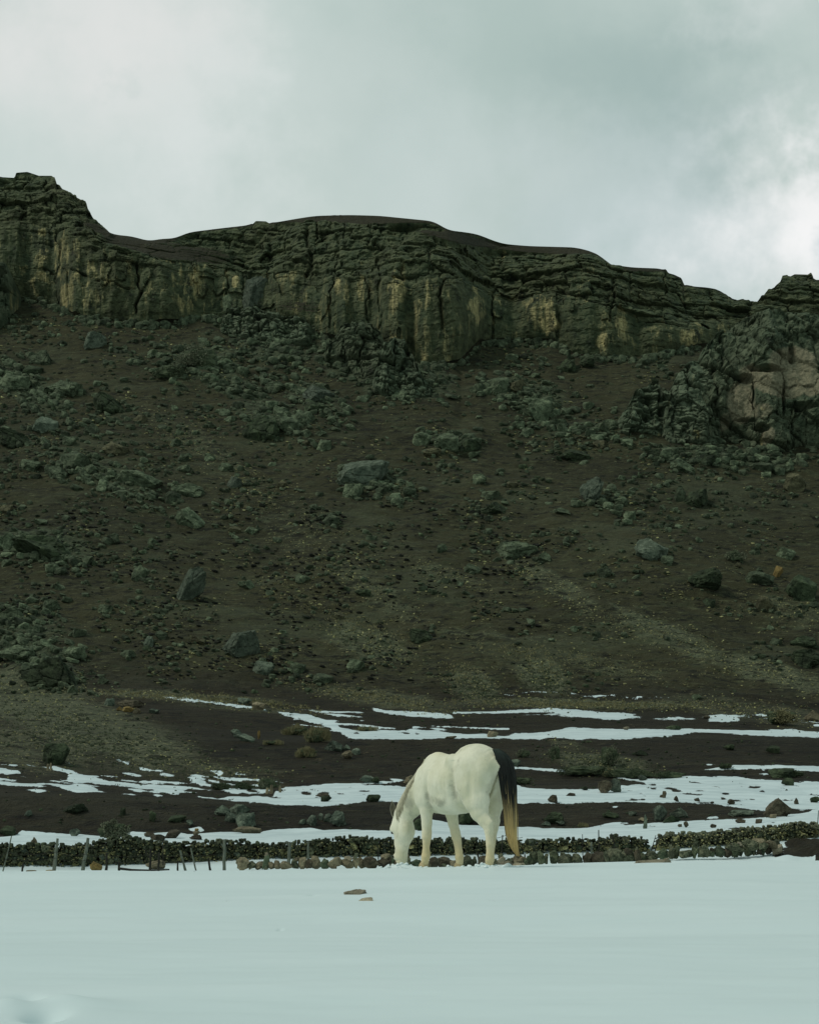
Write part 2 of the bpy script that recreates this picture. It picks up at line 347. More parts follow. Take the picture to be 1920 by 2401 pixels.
# relief
foot = sst(152, 170, Yg)
D = .9*fbm(Xg/26, Yg/26, 0, 2, 3)*hill*np.sin(np.clip(wz, 0, 1)*math.pi)[:, None]
H = np.where(zc == 3, 1., np.where(zc == 2, .45, 0.))
D += H*(.34*fbm(Xg/7, Yg/9, 0, 3, 11)*np.where(zc == 3, np.sin(np.clip(wz, 0, 1)*math.pi)[:, None]**.5, .35) + .17*fbm(Xg/2.2, Yg/1.7, 0, 4, 21, .6)*np.where(zc == 3, 1.3, .6))
GR = [(60, 1640, 190, 70, 12, 1.), (190, 1700, 330, 70, 18, .9), (330, 1780, 320, 40, 8, .6), (60, 1760, 200, 60, 5, .75), (420, 1635, 260, 12, 3, .8),
      (1275, 1588, 75, 42, 18, .85), (1110, 1610, 75, 40, 20, .8), (860, 1505, 120, 45, 14, .75), (880, 1390, 150, 30, 30, .55), (1300, 1380, 170, 32, 32, .55),
      (1580, 1500, 190, 30, 22, .7), (1840, 1590, 190, 30, 18, .75), (1420, 1560, 180, 22, 12, .5), (1380, 1652, 330, 13, 1, 1.), (900, 1640, 200, 22, 8, .75),
      (1410, 1790, 130, 26, 8, .8), (1700, 1660, 140, 28, 10, .6), (1830, 1680, 120, 30, 8, .6), (1330, 1745, 60, 14, 20, .5), (560, 1660, 200, 10, 5, .6),
      (620, 1810, 60, 12, 4, .5), (480, 1800, 120, 16, 10, .7), (480, 1060, 190, 40, 35, .45), (1050, 1350, 120, 20, 20, .5), (1880, 1440, 120, 40, 25, .45), (700, 1250, 160, 60, 35, .35), (470, 850, 90, 45, 0, .7), (1220, 1500, 220, 10, 6, .5)]
RK = [(470, 850, 100, 45, 0, .75), (540, 900, 110, 28, 20, .7), (700, 760, 110, 45, 10, .9), (640, 820, 90, 40, 10, .7), (940, 890, 130, 60, 10, .9), (820, 850, 90, 50, 20, .8),
      (60, 900, 150, 50, 30, .6), (100, 1290, 130, 50, 10, .7), (640, 985, 120, 50, 15, .6), (1230, 930, 120, 50, 10, .6), (1700, 1070, 220, 30, 3, .6), (1060, 1040, 80, 30, 0, .6),
      (1420, 1180, 80, 30, 10, .35), (100, 1560, 120, 50, 30, .8), (60, 1470, 130, 50, 15, .55), (880, 1130, 110, 40, 10, .5), (1350, 1010, 160, 30, 5, .45), (740, 940, 110, 40, 25, .5), (240, 1120, 160, 40, 25, .5)]
low = zc <= 3
gravel = np.where(low, ell(Ub, Vb_, GR), 0); rockm = np.where(zc == 3, ell(Ub, Vb_, RK), 0)
D += np.where(zc == 3, rockm*(.35+.55*ridge(Xg/2.2, Yg/2.2, Zg/2.2, 3, 5)), 0)*.8 + gravel*.10*np.where(zc >= 2, 1, 0)*(1+fbm(Xg/.8, Yg/.8, 0, 2, 9))
# snow field: wind-packed undulation, trodden pits, snow heaped at muzzle and hind hooves
fz = (zc == 0)
D += np.where(fz, .026*fbm(Xg/2.6, Yg/.9, 0, 4, 31)+.035*fbm(Xg/7, Yg/3, 0, 2, 33)*sst(29, 24, Yg), 0)
def pit(x, y, rx, ry, dz):
    return dz*np.exp(-((Xg-x)/rx)**2-((Yg-y)/ry)**2)
for (u, v, ru, ryw, dz) in ((60, 2352, 34, .14, -.10), (105, 2388, 40, .16, -.13), (15, 2372, 60, .2, .06), (150, 2360, 60, .12, .04), (200, 2370, 90, .3, .03), (735, 2086, 12, .2, -.02), (657, 2168, 6, .1, -.02)):
    Yq = CH*F/(v-HZ); D += np.where(fz, pit((u-960)/F*Yq, Yq, ru/F*Yq, ryw, dz), 0)
gp = np.random.default_rng(3)
PRINTS = [(gp.uniform(930, 1230), gp.uniform(27.45, 29.0), .05, .09, -gp.uniform(.02, .045)) for _ in range(26)]+[(1140+10*k, 27.5+.05*k, .06, .08, -.03) for k in range(4)]
for (px, Y, rx, ry, dz) in PRINTS+[(a_[0]+gp.uniform(-9, 9), a_[1]+gp.uniform(-.1, .1), .05, .06, .03) for a_ in PRINTS]:
    D += np.where(Yg > 26, pit((px-960)/F*Y, Y, rx, ry, dz), 0)
for (px, Y, rx, ry, dz) in ((935, 29.12, .16, .16, .055), (958, 29.05, .10, .12, .03), (1150, 27.62, .10, .10, .045), (1128, 27.66, .08, .10, .035), (1176, 27.8, .16, .12, .035), (998, 28.6, .14, .1, .012), (1079, 28.6, .14, .1, .012)):
    D += np.where(Yg > 26, pit((px-960)/F*Y, Y, rx, ry, dz), 0)
# terrace treads carry low drifts, banks have lumpy soil
Zg = Zg + D

# snow lies where the photograph shows it: patches outlined on the ground
PX0, PY0 = -320, 1560
mask = np.zeros((500, 2560), np.float32)
def poly(p, val=1.):
    p = np.array(p, float)-[PX0, PY0]
    y0, y1 = max(0, int(p[:, 1].min())), min(499, int(p[:, 1].max())+1)
    for yy in range(y0, y1+1):
        yc = yy+.5; xs = []
        for i in range(len(p)):
            (xa, ya), (xb, yb) = p[i], p[(i+1) % len(p)]
            if (ya <= yc) != (yb <= yc): xs.append(xa+(yc-ya)/(yb-ya)*(xb-xa))
        xs.sort()
        for a, b in zip(xs[::2], xs[1::2]): mask[yy, max(0, int(round(a))):max(0, int(round(b)))+1] = val
poly([(-320, 1950), (0, 1962), (35, 1958), (50, 1947), (100, 1950), (167, 1955), (200, 1960), (245, 1965), (265, 1968), (310, 1952), (360, 1955), (400, 1952), (450, 1957), (520, 1951), (600, 1954), (640, 1946), (700, 1943), (730, 1941), (760, 1947), (860, 1950), (985, 1948), (1000, 1925), (1030, 1926), (1080, 1934), (1200, 1938), (1280, 1941), (1350, 1944), (1405, 1938), (1430, 1934), (1500, 1934), (1600, 1928), (1720, 1925), (1800, 1920), (1880, 1912), (1905, 1905), (2240, 1890), (2240, 1990), (-320, 2000)])
poly([(500, 1875), (540, 1868), (600, 1866), (640, 1868), (650, 1850), (700, 1846), (760, 1843), (830, 1843), (960, 1846), (1100, 1840), (1200, 1843), (1240, 1850), (1410, 1853), (1440, 1846), (1520, 1838), (1400, 1820), (1330, 1815), (1280, 1810), (1200, 1804), (1200, 1800), (1290, 1806), (1340, 1812), (1430, 1824), (1500, 1825), (1600, 1822), (1720, 1821), (1760, 1828), (1840, 1832), (1920, 1834), (2240, 1835), (2240, 1900), (1905, 1903), (1880, 1905), (1850, 1900), (1800, 1905), (1740, 1900), (1680, 1890), (1600, 1884), (1500, 1882), (1440, 1884), (1380, 1882), (1280, 1885), (1200, 1886), (960, 1884), (860, 1882), (800, 1888), (770, 1892), (700, 1889), (620, 1886), (560, 1882)])
poly([(1640, 1806), (1660, 1803), (1720, 1793), (1800, 1793), (1870, 1794), (1920, 1796), (2240, 1798), (2240, 1812), (1920, 1810), (1860, 1806), (1780, 1804), (1700, 1805)])
for p in ([(-320, 1830), (0, 1835), (80, 1843), (115, 1850), (70, 1849), (0, 1843), (-320, 1838)], [(155, 1808), (200, 1818), (260, 1834), (330, 1842), (430, 1844), (520, 1856), (440, 1850), (410, 1864), (350, 1852), (300, 1846), (220, 1840), (180, 1832), (160, 1822)],
          [(140, 1846), (190, 1845), (260, 1860), (215, 1858), (150, 1853)], [(-100, 1804), (0, 1808), (40, 1812), (55, 1819), (0, 1816)], [(58, 1798), (105, 1802), (105, 1806), (80, 1806)], [(328, 1800), (385, 1810), (380, 1814), (330, 1805)],
          [(265, 1780), (305, 1791), (300, 1795)], [(330, 1832), (390, 1834), (385, 1839), (330, 1838)], [(490, 1808), (525, 1813), (515, 1818)], [(520, 1850), (610, 1850), (640, 1856), (600, 1861), (540, 1859)], [(455, 1866), (500, 1870), (520, 1876), (480, 1874)],
          [(640, 1670), (700, 1676), (745, 1683), (780, 1693), (800, 1708), (850, 1716), (900, 1714), (960, 1717), (1020, 1717), (1100, 1724), (1180, 1722), (1280, 1720), (1340, 1708), (1400, 1710), (1480, 1711), (1560, 1712), (1610, 1710), (1660, 1712), (1760, 1714), (1830, 1712), (1920, 1718), (2240, 1722), (2240, 1730), (1920, 1730), (1850, 1728), (1760, 1724), (1700, 1719), (1620, 1719), (1560, 1728), (1500, 1731), (1400, 1733), (1280, 1735), (1130, 1735), (940, 1737), (870, 1736), (815, 1734), (812, 1725), (790, 1715), (760, 1702), (720, 1692), (680, 1682)],
          [(370, 1636), (430, 1641), (500, 1648), (590, 1660), (640, 1670), (560, 1662), (480, 1650), (400, 1642)], [(700, 1663), (760, 1667), (840, 1669), (860, 1673), (800, 1673), (740, 1670)], [(868, 1659), (900, 1666), (960, 1671), (1050, 1676), (1065, 1685), (1000, 1683), (920, 1677), (885, 1669)],
          [(1060, 1672), (1200, 1667), (1280, 1663), (1340, 1665), (1500, 1676), (1440, 1680), (1340, 1678), (1300, 1672), (1180, 1672), (1060, 1677)], [(1280, 1673), (1400, 1679), (1480, 1681), (1520, 1682), (1420, 1685), (1300, 1679)], [(1665, 1681), (1720, 1684), (1735, 1691), (1700, 1693), (1660, 1691)],
          [(1190, 1715), (1000, 1703), (1040, 1704), (1200, 1711)], [(750, 1842), (900, 1835), (930, 1838), (800, 1846)], [(910, 1828), (950, 1833), (925, 1838)],
          [(440, 1945), (470, 1940), (480, 1950), (450, 1950)], [(1425, 1893), (1462, 1893), (1440, 1897)], [(1405, 1938), (1480, 1934), (1500, 1938), (1420, 1945)], [(1410, 1935), (1440, 1930), (1480, 1931)], [(1655, 1918), (1680, 1916), (1685, 1922), (1660, 1922)]):
    poly(p)
poly([(1170, 1626), (1400, 1624), (1500, 1632), (1620, 1640), (1500, 1634), (1400, 1627), (1180, 1628)], .62)
gq = np.random.default_rng(5)
def slivers(n_, ul, uh, vf, spread, L0_, L1_, th, slope):
    for _ in range(n_):
        u = gq.uniform(ul, uh); v = vf(u)+gq.normal()*spread; Lq = gq.uniform(L0_, L1_); tq = th*gq.uniform(.5, 1.2)
        poly([(u, v), (u+Lq*.4, v+slope*Lq*.4-tq*.5), (u+Lq, v+slope*Lq), (u+Lq*.5, v+slope*Lq*.5+tq)])
slivers(60, -200, 600, lambda u: 1812+.055*u, 12, 20, 110, 3.2, .10)
slivers(18, 0, 420, lambda u: 1845+.03*u, 5, 30, 120, 3., .05)
slivers(30, 650, 1000, lambda u: 1690+.07*(u-650), 9, 20, 110, 3., .09)
slivers(16, 1180, 1750, lambda u: 1680, 4, 40, 160, 2.5, .01)
slivers(14, 1640, 1920, lambda u: 1805, 7, 20, 80, 2.5, .02)
slivers(10, 1750, 2000, lambda u: 1712, 7, 30, 110, 2.5, .03)
holes_ = [(gq.uniform(1440, 1950), gq.uniform(1822, 1896)) for _ in range(46)]+[(gq.uniform(560, 850), gq.uniform(1848, 1872)) for _ in range(14)]+[(gq.uniform(1180, 1900), gq.uniform(1925, 1950)) for _ in range(16)]+[(gq.uniform(820, 1250), gq.uniform(1716, 1728)) for _ in range(14)]
for (u, v) in holes_:
    Lq = gq.uniform(10, 60); tq = gq.uniform(.8, 2.4); poly([(u, v), (u+Lq*.4, v-tq), (u+Lq, v+gq.uniform(-2, 3)), (u+Lq*.5, v+tq)], 0.)
k5 = np.array([1, 2, 4, 2, 1])/10.
ms = np.apply_along_axis(lambda r: np.convolve(r, k5, 'same'), 0, mask)
ms = np.apply_along_axis(lambda r: np.convolve(r, np.ones(9)/9., 'same'), 1, ms)
bx_ = np.clip(Ub-PX0, 0, 2558); by_ = np.clip(Vb_-PY0, 0, 498); ix, iy = bx_.astype(int), by_.astype(int); fx, fy = bx_-ix, by_-iy
sv = (ms[iy, ix]*(1-fx)+ms[iy, ix+1]*fx)*(1-fy)+(ms[iy+1, ix]*(1-fx)+ms[iy+1, ix+1]*fx)*fy
mound = (sst(1770, 1830, Ub+(Vb_-2013)*1.3))*(zc == 1)*(Yg > 46)
snow = np.where(zc <= 1, 1-mound*.95*(vn(Xg*.5, Yg*1.5, 0, 5) < .55), np.where(zc == 2, sv, np.where(Vb_ > 1562, sv, 0)))
snow = np.where((zc == 2) & (Yg < 68), 1, snow)
Zg = Zg + mound*.25*np.clip(fbm(Xg, Yg, 0, 3, 8)+.4, 0, 1) + np.where(zc >= 2, snow*.05, 0)

# cliff and strata: flutes, buttresses, bedding and blocks pushed out along the line of dip
cl = (zc >= 4)*(zc < 6); cli = np.where(zone >= 4)[0]; r0 = cli[0]-14; r1 = cli[-1]+1
ci = slice(r0, r1); x, y, z = Xg[ci], Yg[ci], Zg[ci]
fr = np.clip((np.arange(r0, r1)-r0)/14, 0, 1)[:, None]*np.ones_like(x)
u_, v_ = Ub[ci], HZ-(z-CH)/y*F
face = np.where(zone[ci][:, None] == 4, 1., 0.); st = np.where(zone[ci][:, None] == 5, 1., 0.); wq = wz[ci][:, None]
swale = ell(u_, v_, [(430, 592, 120, 20, 5, .62), (300, 575, 60, 14, 10, .7), (700, 735, 60, 20, 0, .6), (1080, 560, 100, 12, 12, .9), (860, 516, 190, 9, 0, 1.), (1270, 586, 120, 8, 3, 1.), (1520, 632, 60, 5, 0, .8), (1760, 775, 34, 20, 0, 1.), (330, 560, 80, 14, 0, 1.), (230, 540, 40, 10, 30, .7)])
but = 0
for cx, hw, a in ((20, 30, 1.4), (75, 42, 1.2), (230, 90, .8), (375, 50, 1.5), (470, 40, 1.), (548, 26, 1.2), (690, 50, 1.0), (790, 30, 1.6), (830, 36, 1.), (918, 36, 2.6), (1005, 34, 1.2), (1085, 50, 2.4), (1165, 34, .7), (1270, 60, 1.8), (1360, 34, 1.6), (1440, 46, 1.3), (1560, 60, 1.4), (1660, 50, 1.), (160, 30, .8)):
    but = but + 1.5*a*np.exp(-((u_-cx)/hw)**4)
crev = 0
for cx, w_, a, v0, v1 in ((137, 3.5, 1.5, 540, 720), (325, 4, 2., 620, 735), (536, 3.5, 1.3, 625, 715), (571, 3, 1., 640, 690), (745, 4, 1.4, 500, 560), (778, 3.5, 1.6, 650, 780), (632, 5, 1.6, 570, 600), (726, 5, 2.2, 545, 650), (862, 3, 1., 655, 760), (895, 4, 1.8, 660, 780), (1035, 4, 1.9, 670, 780), (1152, 3, 1.4, 690, 800), (1015, 3, 1.5, 585, 640), (1180, 4, .8, 560, 690), (1310, 5, 1.4, 745, 800), (1433, 4, 1.4, 650, 760), (748, 2.5, 1.2, 510, 570), (806, 2.5, 1., 515, 560), (790, 3, .9, 560, 640), (868, 2.5, .8, 520, 580), (1555, 4, 1.5, 632, 690), (1480, 4, .9, 640, 700)):
    wob = 5*vn(z/1.7, cx, 0, 4)
    crev = crev + .46*a*np.exp(-((u_-cx-wob*1.3-2.5*vn(z/.5, cx, 0, 5))/(w_*(.45+.5*np.clip(vn(z/2.3, cx, 1, 9)+.6, 0, 1))))**2)*sst(v0-12, v0+6, v_)*sst(v1+12, v1-6, v_)
for (ua, va, ub, vb, a) in ((100, 640, 160, 645, 1.), (165, 645, 320, 688, 1.3), (0, 480, 240, 540, .8), (100, 470, 220, 520, .9), (655, 590, 735, 603, 1.2), (655, 612, 720, 625, 1.2), (735, 600, 800, 597, 1.1), (740, 575, 800, 577, .9), (960, 600, 1060, 655, 1.2), (1040, 665, 1180, 640, 1.3), (1180, 640, 1270, 665, 1.5), (1270, 665, 1440, 735, 1.8), (1480, 720, 1600, 745, 1.2), (1600, 745, 1690, 790, 1.8), (1190, 660, 1290, 655, 1.6), (1190, 690, 1280, 678, 1.), (900, 610, 985, 605, 1.), (1500, 700, 1620, 720, .9), (820, 560, 960, 590, .9), (1180, 560, 1330, 560, .6), (1000, 590, 1060, 600, .8)):
    tt = np.clip((u_-ua)/(ub-ua), 0, 1); vv = va+(vb-va)*tt+4*vn(u_/22, va, 0, 6)
    crev = crev + .7*a*np.clip(.8+vn(u_/14, va, 2, 7), 0, 1.3)*np.exp(-((v_-vv)/2.0)**2)*sst(ua-6, ua+8, u_)*sst(ub+6, ub-8, u_)
low_f = 1.25*fbm(x/9, y/9, z/14, 3, 41); low2 = fbm(x/3.5, y/9, z/5, 3, 43)
f1, f2, cid, tl1 = worley(x/3.4+.12*fbm(x/1.4, y, z/1.4, 3, 2), y/5, z/1.35+x/16+.12*fbm(x/2, 0, z/2, 3, 8), 51, True)
blk = (cid-.5)*.9 +tl1*1.0 - .45*np.exp(-((f2-f1)/.045)**2)
g1, g2, gid, tl2 = worley(x/1.05+.2*vn(x/.5, y, z/.5, 3), y/1.6, z/.6+x/20, 61, True)
blk2 = (gid-.5)*.34+tl2*.45 - .16*np.exp(-((g2-g1)/.07)**2)
crag = ridge(x/1.3, y/1.3, z/1., 4, 63)
bed = z/1.25+x/15+.5*fbm(x/8, y/8, z/6, 2, 71); bt = bed-np.floor(bed)
bedd = (bt**.6-.5)*1.0 - .5*np.exp(-((bt-.03)/.05)**2)
hh_ = lambda a, b_, sd: (_h(a.astype(np.int64), b_.astype(np.int64), np.zeros(a.shape, np.int64), sd) & 1023)/1023.
def masonry(bd, wx, sd, a1, a2, x=x, y=y, z=z):             # beds split into blocks of uneven width, each pushed in or out a little
    ly = np.floor(bd); bt_ = bd-ly; xo = x/wx*(.6+.8*hh_(ly, ly*0, sd))+hh_(ly, ly*0+3, sd)*9+.16*fbm(x/2, y, z/2, 2, sd); cx_ = np.floor(xo); xt_ = xo-cx_
    tilt = (hh_(ly, cx_, sd+2)-.5)*(xt_-.5)*.7+(hh_(cx_, ly, sd+4)-.2)*(bt_-.5)*-.5
    return (hh_(ly, cx_, sd)-.5)*a1+(hh_(ly, ly*0, sd+1)-.5)*a2+tilt*a1-a1*.42*np.exp(-(np.minimum(bt_, 1-bt_)/.06)**2)*(.5+hh_(cx_, ly, sd+5))-a1*.38*np.exp(-(np.minimum(xt_, 1-xt_)/.035)**2)
bdA = z/1.5+x/19+.35*fbm(x/9, y/9, z/7, 3, 71); mA = masonry(bdA, 3.4, 5, 1.05, .9); mB = masonry(bdA*2.9+.1*vn(x, y, z, 2), 1.3, 6, .42, .25)
flute = ridge(x/3.0, 0, z/16, 3, 81)*.75 + .16*ridge(x/.9, 0, z/4, 2, 82)
amp = 1-.93*np.clip(swale*1.25, 0, 1)
sky_fade = np.where(zone[ci][:, None] == 5, sst(1.0, .86, wq)*.85+.15, 1)
d = face*(but*np.sin(np.clip(wq*.94+.03, 0, 1)*math.pi)**.5*.8 + low_f*.9 + flute*.8 + blk2*.12 + mA*(.16+.5*sst(.62, 1, wq))+mB*(.2+.4*sst(.62, 1, wq))+.9*(low2 > .25)*sst(.0, .25, wq)*.6) \
    + st*amp*(low_f*1.5*sst(0, .2, wq)+mA*1.15+mB*.9+blk2*.25+but*.25*(1-wq)+.35*fbm(x, y, z, 2, 14))*sky_fade
d = d*fr - crev*1.15*amp*(face+st) + (.16*fbm(x/.5, y/.5, z/.5, 3, 15, .6)+.16*crag*(.45*face+.8*st))*fr*(face+st*amp)
Yg[ci] -= d*.95; Zg[ci] += d*.16
# jagged skyline stones on the rocky stretches only
jag = ell(Ub[ci], np.full_like(u_, 0.), [])
rj = pl([(-300, .35), (0, .3), (36, .5), (130, .5), (200, .5), (250, .3), (262, .03), (590, .03), (600, .2), (628, .2), (640, .03), (1390, .03), (1420, .2), (1500, .08), (1560, .2), (1600, .1), (1705, .1), (1780, .25), (1830, .5), (2200, .5)])
jj = rj[None, :]*(fbm(x/.8, y/40, 3.3, 3, 91)+.4*(vn(x/1.3, 0, 0, 92) > 0))*.7
Zg[ci] += jj*sst(.75, 1, wq)*st
TAN = [(95, 590, 26, 60, 0, .75), (55, 610, 14, 60, 0, .6), (75, 650, 20, 30, 0, .5), (150, 650, 26, 90, 0, .7), (155, 700, 10, 34, 0, 1.), (120, 655, 30, 20, 0, .8), (200, 650, 60, 34, 8, .7), (265, 680, 36, 16, 14, .65), (225, 712, 40, 34, 0, .5), (180, 600, 24, 40, 0, .5),
       (430, 690, 40, 60, 0, .7), (460, 670, 16, 50, 0, .8), (400, 700, 40, 40, 0, .4), (552, 668, 10, 20, 0, 1.), (790, 685, 10, 30, 0, .9), (845, 680, 30, 60, 0, .35), (928, 700, 22, 52, 6, .95), (945, 650, 8, 30, 0, .6), (1000, 700, 26, 46, 0, .55), (1118, 745, 24, 40, 0, 1.), (1110, 700, 12, 24, 0, .8),
       (1270, 745, 40, 48, 0, .75), (1290, 770, 26, 26, 0, .9), (1360, 700, 14, 40, 0, .3), (1455, 765, 18, 46, 0, .75), (1412, 810, 20, 22, 0, .8), (1330, 790, 30, 20, 0, .4), (1375, 655, 26, 28, 0, .35), (1570, 700, 14, 12, 0, .5), (1620, 800, 30, 26, 0, .65), (1560, 770, 40, 26, 0, .35), (530, 700, 30, 30, 0, .4), (920, 612, 20, 8, 0, .8), (1190, 595, 20, 14, 0, .4), (1180, 690, 20, 10, 0, .3)]
tan = np.zeros_like(Xg, np.float32); pink = np.zeros_like(tan); soilm = np.zeros_like(tan)
tan[ci] = np.maximum(ell(u_, v_, TAN)*np.where(face > 0, 1, .8), .30*face); soilm[ci] = np.clip(swale*1.1+st*sst(.93, 1., wq)*.9*(rj[None, :] < .15), 0, 1)
soilm[:r0+10] = 1; soilm[zone == 6] = 1

Vg = HZ-(Zg-CH)/np.maximum(Yg, 3)*F
Xg = (cu[None, :]-960)/F*np.maximum(Yg, 12)
def sheet(name, ra, rb, mat, attrs, smooth=True, label=None):
    nr = rb-ra
    V = np.stack([Xg[ra:rb], Yg[ra:rb], Zg[ra:rb]], -1).reshape(-1, 3)
    i = np.arange(nr-1)[:, None]*NC+np.arange(NC-1)[None, :]
    Fc = np.stack([i, i+1, i+1+NC, i+NC], -1).reshape(-1, 4)
    me = mesh_from(name, V, Fc, smooth, {k: a[ra:rb] for k, a in attrs.items()})
    return obj(name, me, mat, kind='structure')
wet = np.where(zc <= 2, 1., sst(.10, .0, wz)[:, None])*np.ones_like(Xg)
ga = {'snow': snow, 'gravel': gravel, 'rock': rockm, 'wet': wet}
sheet('snow_field', 0, int(np.where(zone == 2)[0][0])+1, M_GROUND, ga)
sheet('terraced_ground', int(np.where(zone == 2)[0][0]), r_h0+1, M_GROUND, ga)
sheet('hillside', r_h0, r_c0+1, M_GROUND, ga)
sheet('cliff', r_c0, len(rows), M_CLIFF, {'tan': tan, 'pink': pink, 'soil': soilm}, False)

RV0 = int(np.where(zone == 0)[0][12])
def hit(u, v, r_from=None):                  # the first ground the line of sight meets at that spot
    c = int(np.clip(np.searchsorted(cu, u)-1, 0, NC-2)); w = (u-cu[c])/(cu[c+1]-cu[c])
    cv = Vg[:, c]*(1-w)+Vg[:, c+1]*w
    a = r_from if r_from is not None else RV0
    idx = np.where((cv[a:-1] >= v) & (cv[a+1:] < v))[0]
    i = a+int(idx[0]) if len(idx) else len(cv)-8
    s = (cv[i]-v)/max(1e-6, cv[i]-cv[i+1]); s = min(1, max(0, s))
    q = lambda G: (G[i, c]*(1-w)+G[i, c+1]*w)*(1-s)+(G[i+1, c]*(1-w)+G[i+1, c+1]*w)*s
    return np.array([q(Xg), q(Yg), q(Zg)])
R_T = int(np.where(zone == 1)[0][8])         # rows past the dip behind the crest
def ground_z(x, Y):                          # height of the land under a point before the hillside
    u = 960+x/max(Y, 12)*F; c = int(np.clip(np.searchsorted(cu, u)-1, 0, NC-2)); w = (u-cu[c])/(cu[c+1]-cu[c])
    y_ = Yg[:, c]*(1-w)+Yg[:, c+1]*w; z_ = Zg[:, c]*(1-w)+Zg[:, c+1]*w
    return float(np.interp(Y, y_[:r_c0], z_[:r_c0]))

# ------------------------------------------------------------------ rocks
def ico(sub):
    t = (1+5**.5)/2
    V = [(-1, t, 0), (1, t, 0), (-1, -t, 0), (1, -t, 0), (0, -1, t), (0, 1, t), (0, -1, -t), (0, 1, -t), (t, 0, -1), (t, 0, 1), (-t, 0, -1), (-t, 0, 1)]
    Fc = [(0, 11, 5), (0, 5, 1), (0, 1, 7), (0, 7, 10), (0, 10, 11), (1, 5, 9), (5, 11, 4), (11, 10, 2), (10, 7, 6), (7, 1, 8), (3, 9, 4), (3, 4, 2), (3, 2, 6), (3, 6, 8), (3, 8, 9), (4, 9, 5), (2, 4, 11), (6, 2, 10), (8, 6, 7), (9, 8, 1)]
    V = [np.array(v)/np.linalg.norm(v) for v in V]
    for _ in range(sub):
        mid = {}; nf = []
        def m(a, b):
            k = (min(a, b), max(a, b))
            if k not in mid: p = V[a]+V[b]; V.append(p/np.linalg.norm(p)); mid[k] = len(V)-1
            return mid[k]
        for a, b, c in Fc:
            ab, bc, ca = m(a, b), m(b, c), m(c, a); nf += [(a, ab, ca), (b, bc, ab), (c, ca, bc), (ab, bc, ca)]
        Fc = nf
    return np.array(V), np.array(Fc)
ICO = {k: ico(k) for k in (0, 1, 2, 3, 4)}
def rock_verts(sub, seed, cuts=14, rough=.06, lump=.12, box=0.):
    V, Fc = ICO[sub]; V = V.copy(); g = np.random.default_rng(seed)
    V *= (1+lump*fbm(V[:, 0]*1.3, V[:, 1]*1.3, V[:, 2]*1.3, 2, seed))[:, None]
    for _ in range(cuts):
        nn = g.normal(size=3); nn[2] *= .8; nn /= np.linalg.norm(nn); dd = g.uniform(.5, .84)
        s = V@nn; V -= np.where(s > dd, s-dd, 0)[:, None]*nn
    V *= (1+rough*fbm(V[:, 0]*4, V[:, 1]*4, V[:, 2]*4, 3, seed+5))[:, None]
    if sub >= 3:
        a, b, _ = worley(V[:, 0]*1.6+seed, V[:, 1]*1.6, V[:, 2]*1.6, seed); V *= (1-.10*np.exp(-((b-a)/.06)**2))[:, None]
    V -= (V.max(0)+V.min(0))/2; V /= (V.max(0)-V.min(0))/2
    return V, Fc
ROCKS = []                                   # shared boulder shapes
for k in range(16):
    V, Fc = rock_verts(4 if k < 10 else 3, 100+k, 9+k % 6, .05, .22)
    ROCKS.append((V, Fc))
M_SLATE = rock_material('pale_slate_rock', (.045, .062, .042), (.125, .155, .112), (.23, .25, .16), .5, 1.6)
M_BLACK = rock_material('hollow_black', (.006, .007, .005), (.014, .016, .010), (.04, .05, .03), .3, 2.)  # near-black colour that paints the shade of small hollows
_rock_me = {}
def rock_mesh(k, mat):
    key = (k, mat.name)
    if key not in _rock_me:
        me = mesh_from('boulder', *ROCKS[k], False); me.materials.append(mat); _rock_me[key] = me
    return _rock_me[key]
MATS = {'g': M_GREEN, 'd': M_DARK, 't': M_TAN, 'p': M_PALE, 'o': M_ORANGE, 'b': M_BROWN, 'c': M_CHIP, 'l': M_SLATE}
placed = []
def rock(u, v, w, h, m='g', tilt=0, label=None, name='boulder', k=None, sink=.25, cat='boulder', group=None, land=None, rf=None, depth=1.):
    # u, v: middle of the rock; its foot stands on the land
    p = hit(u, v+h*.42, rf); s = p[1]/F; near = v > 1640
    k = random.randrange(16) if k is None else k
    zh = h*s/2/(1-sink*.5)
    o = obj(name, rock_mesh(k, M_LICH if (near and m == 'g') else M_TANS if (m == 't' and not near) else MATS[m]), label=label, category=cat, group=group)
    o.scale = (w*s/2*1.04, w*s/2*random.uniform(.75, 1.05)*depth, zh)
    o.rotation_euler = (R(random.uniform(-8, 8)), R(tilt), R(random.uniform(-28, 28)) if depth < 1.3 else 0)
    o.location = (p[0], p[1]+w*s*.25*depth, p[2]+zh*(1-sink)-.02*h*s)
    placed.append((u, v, w, h, land)); return o

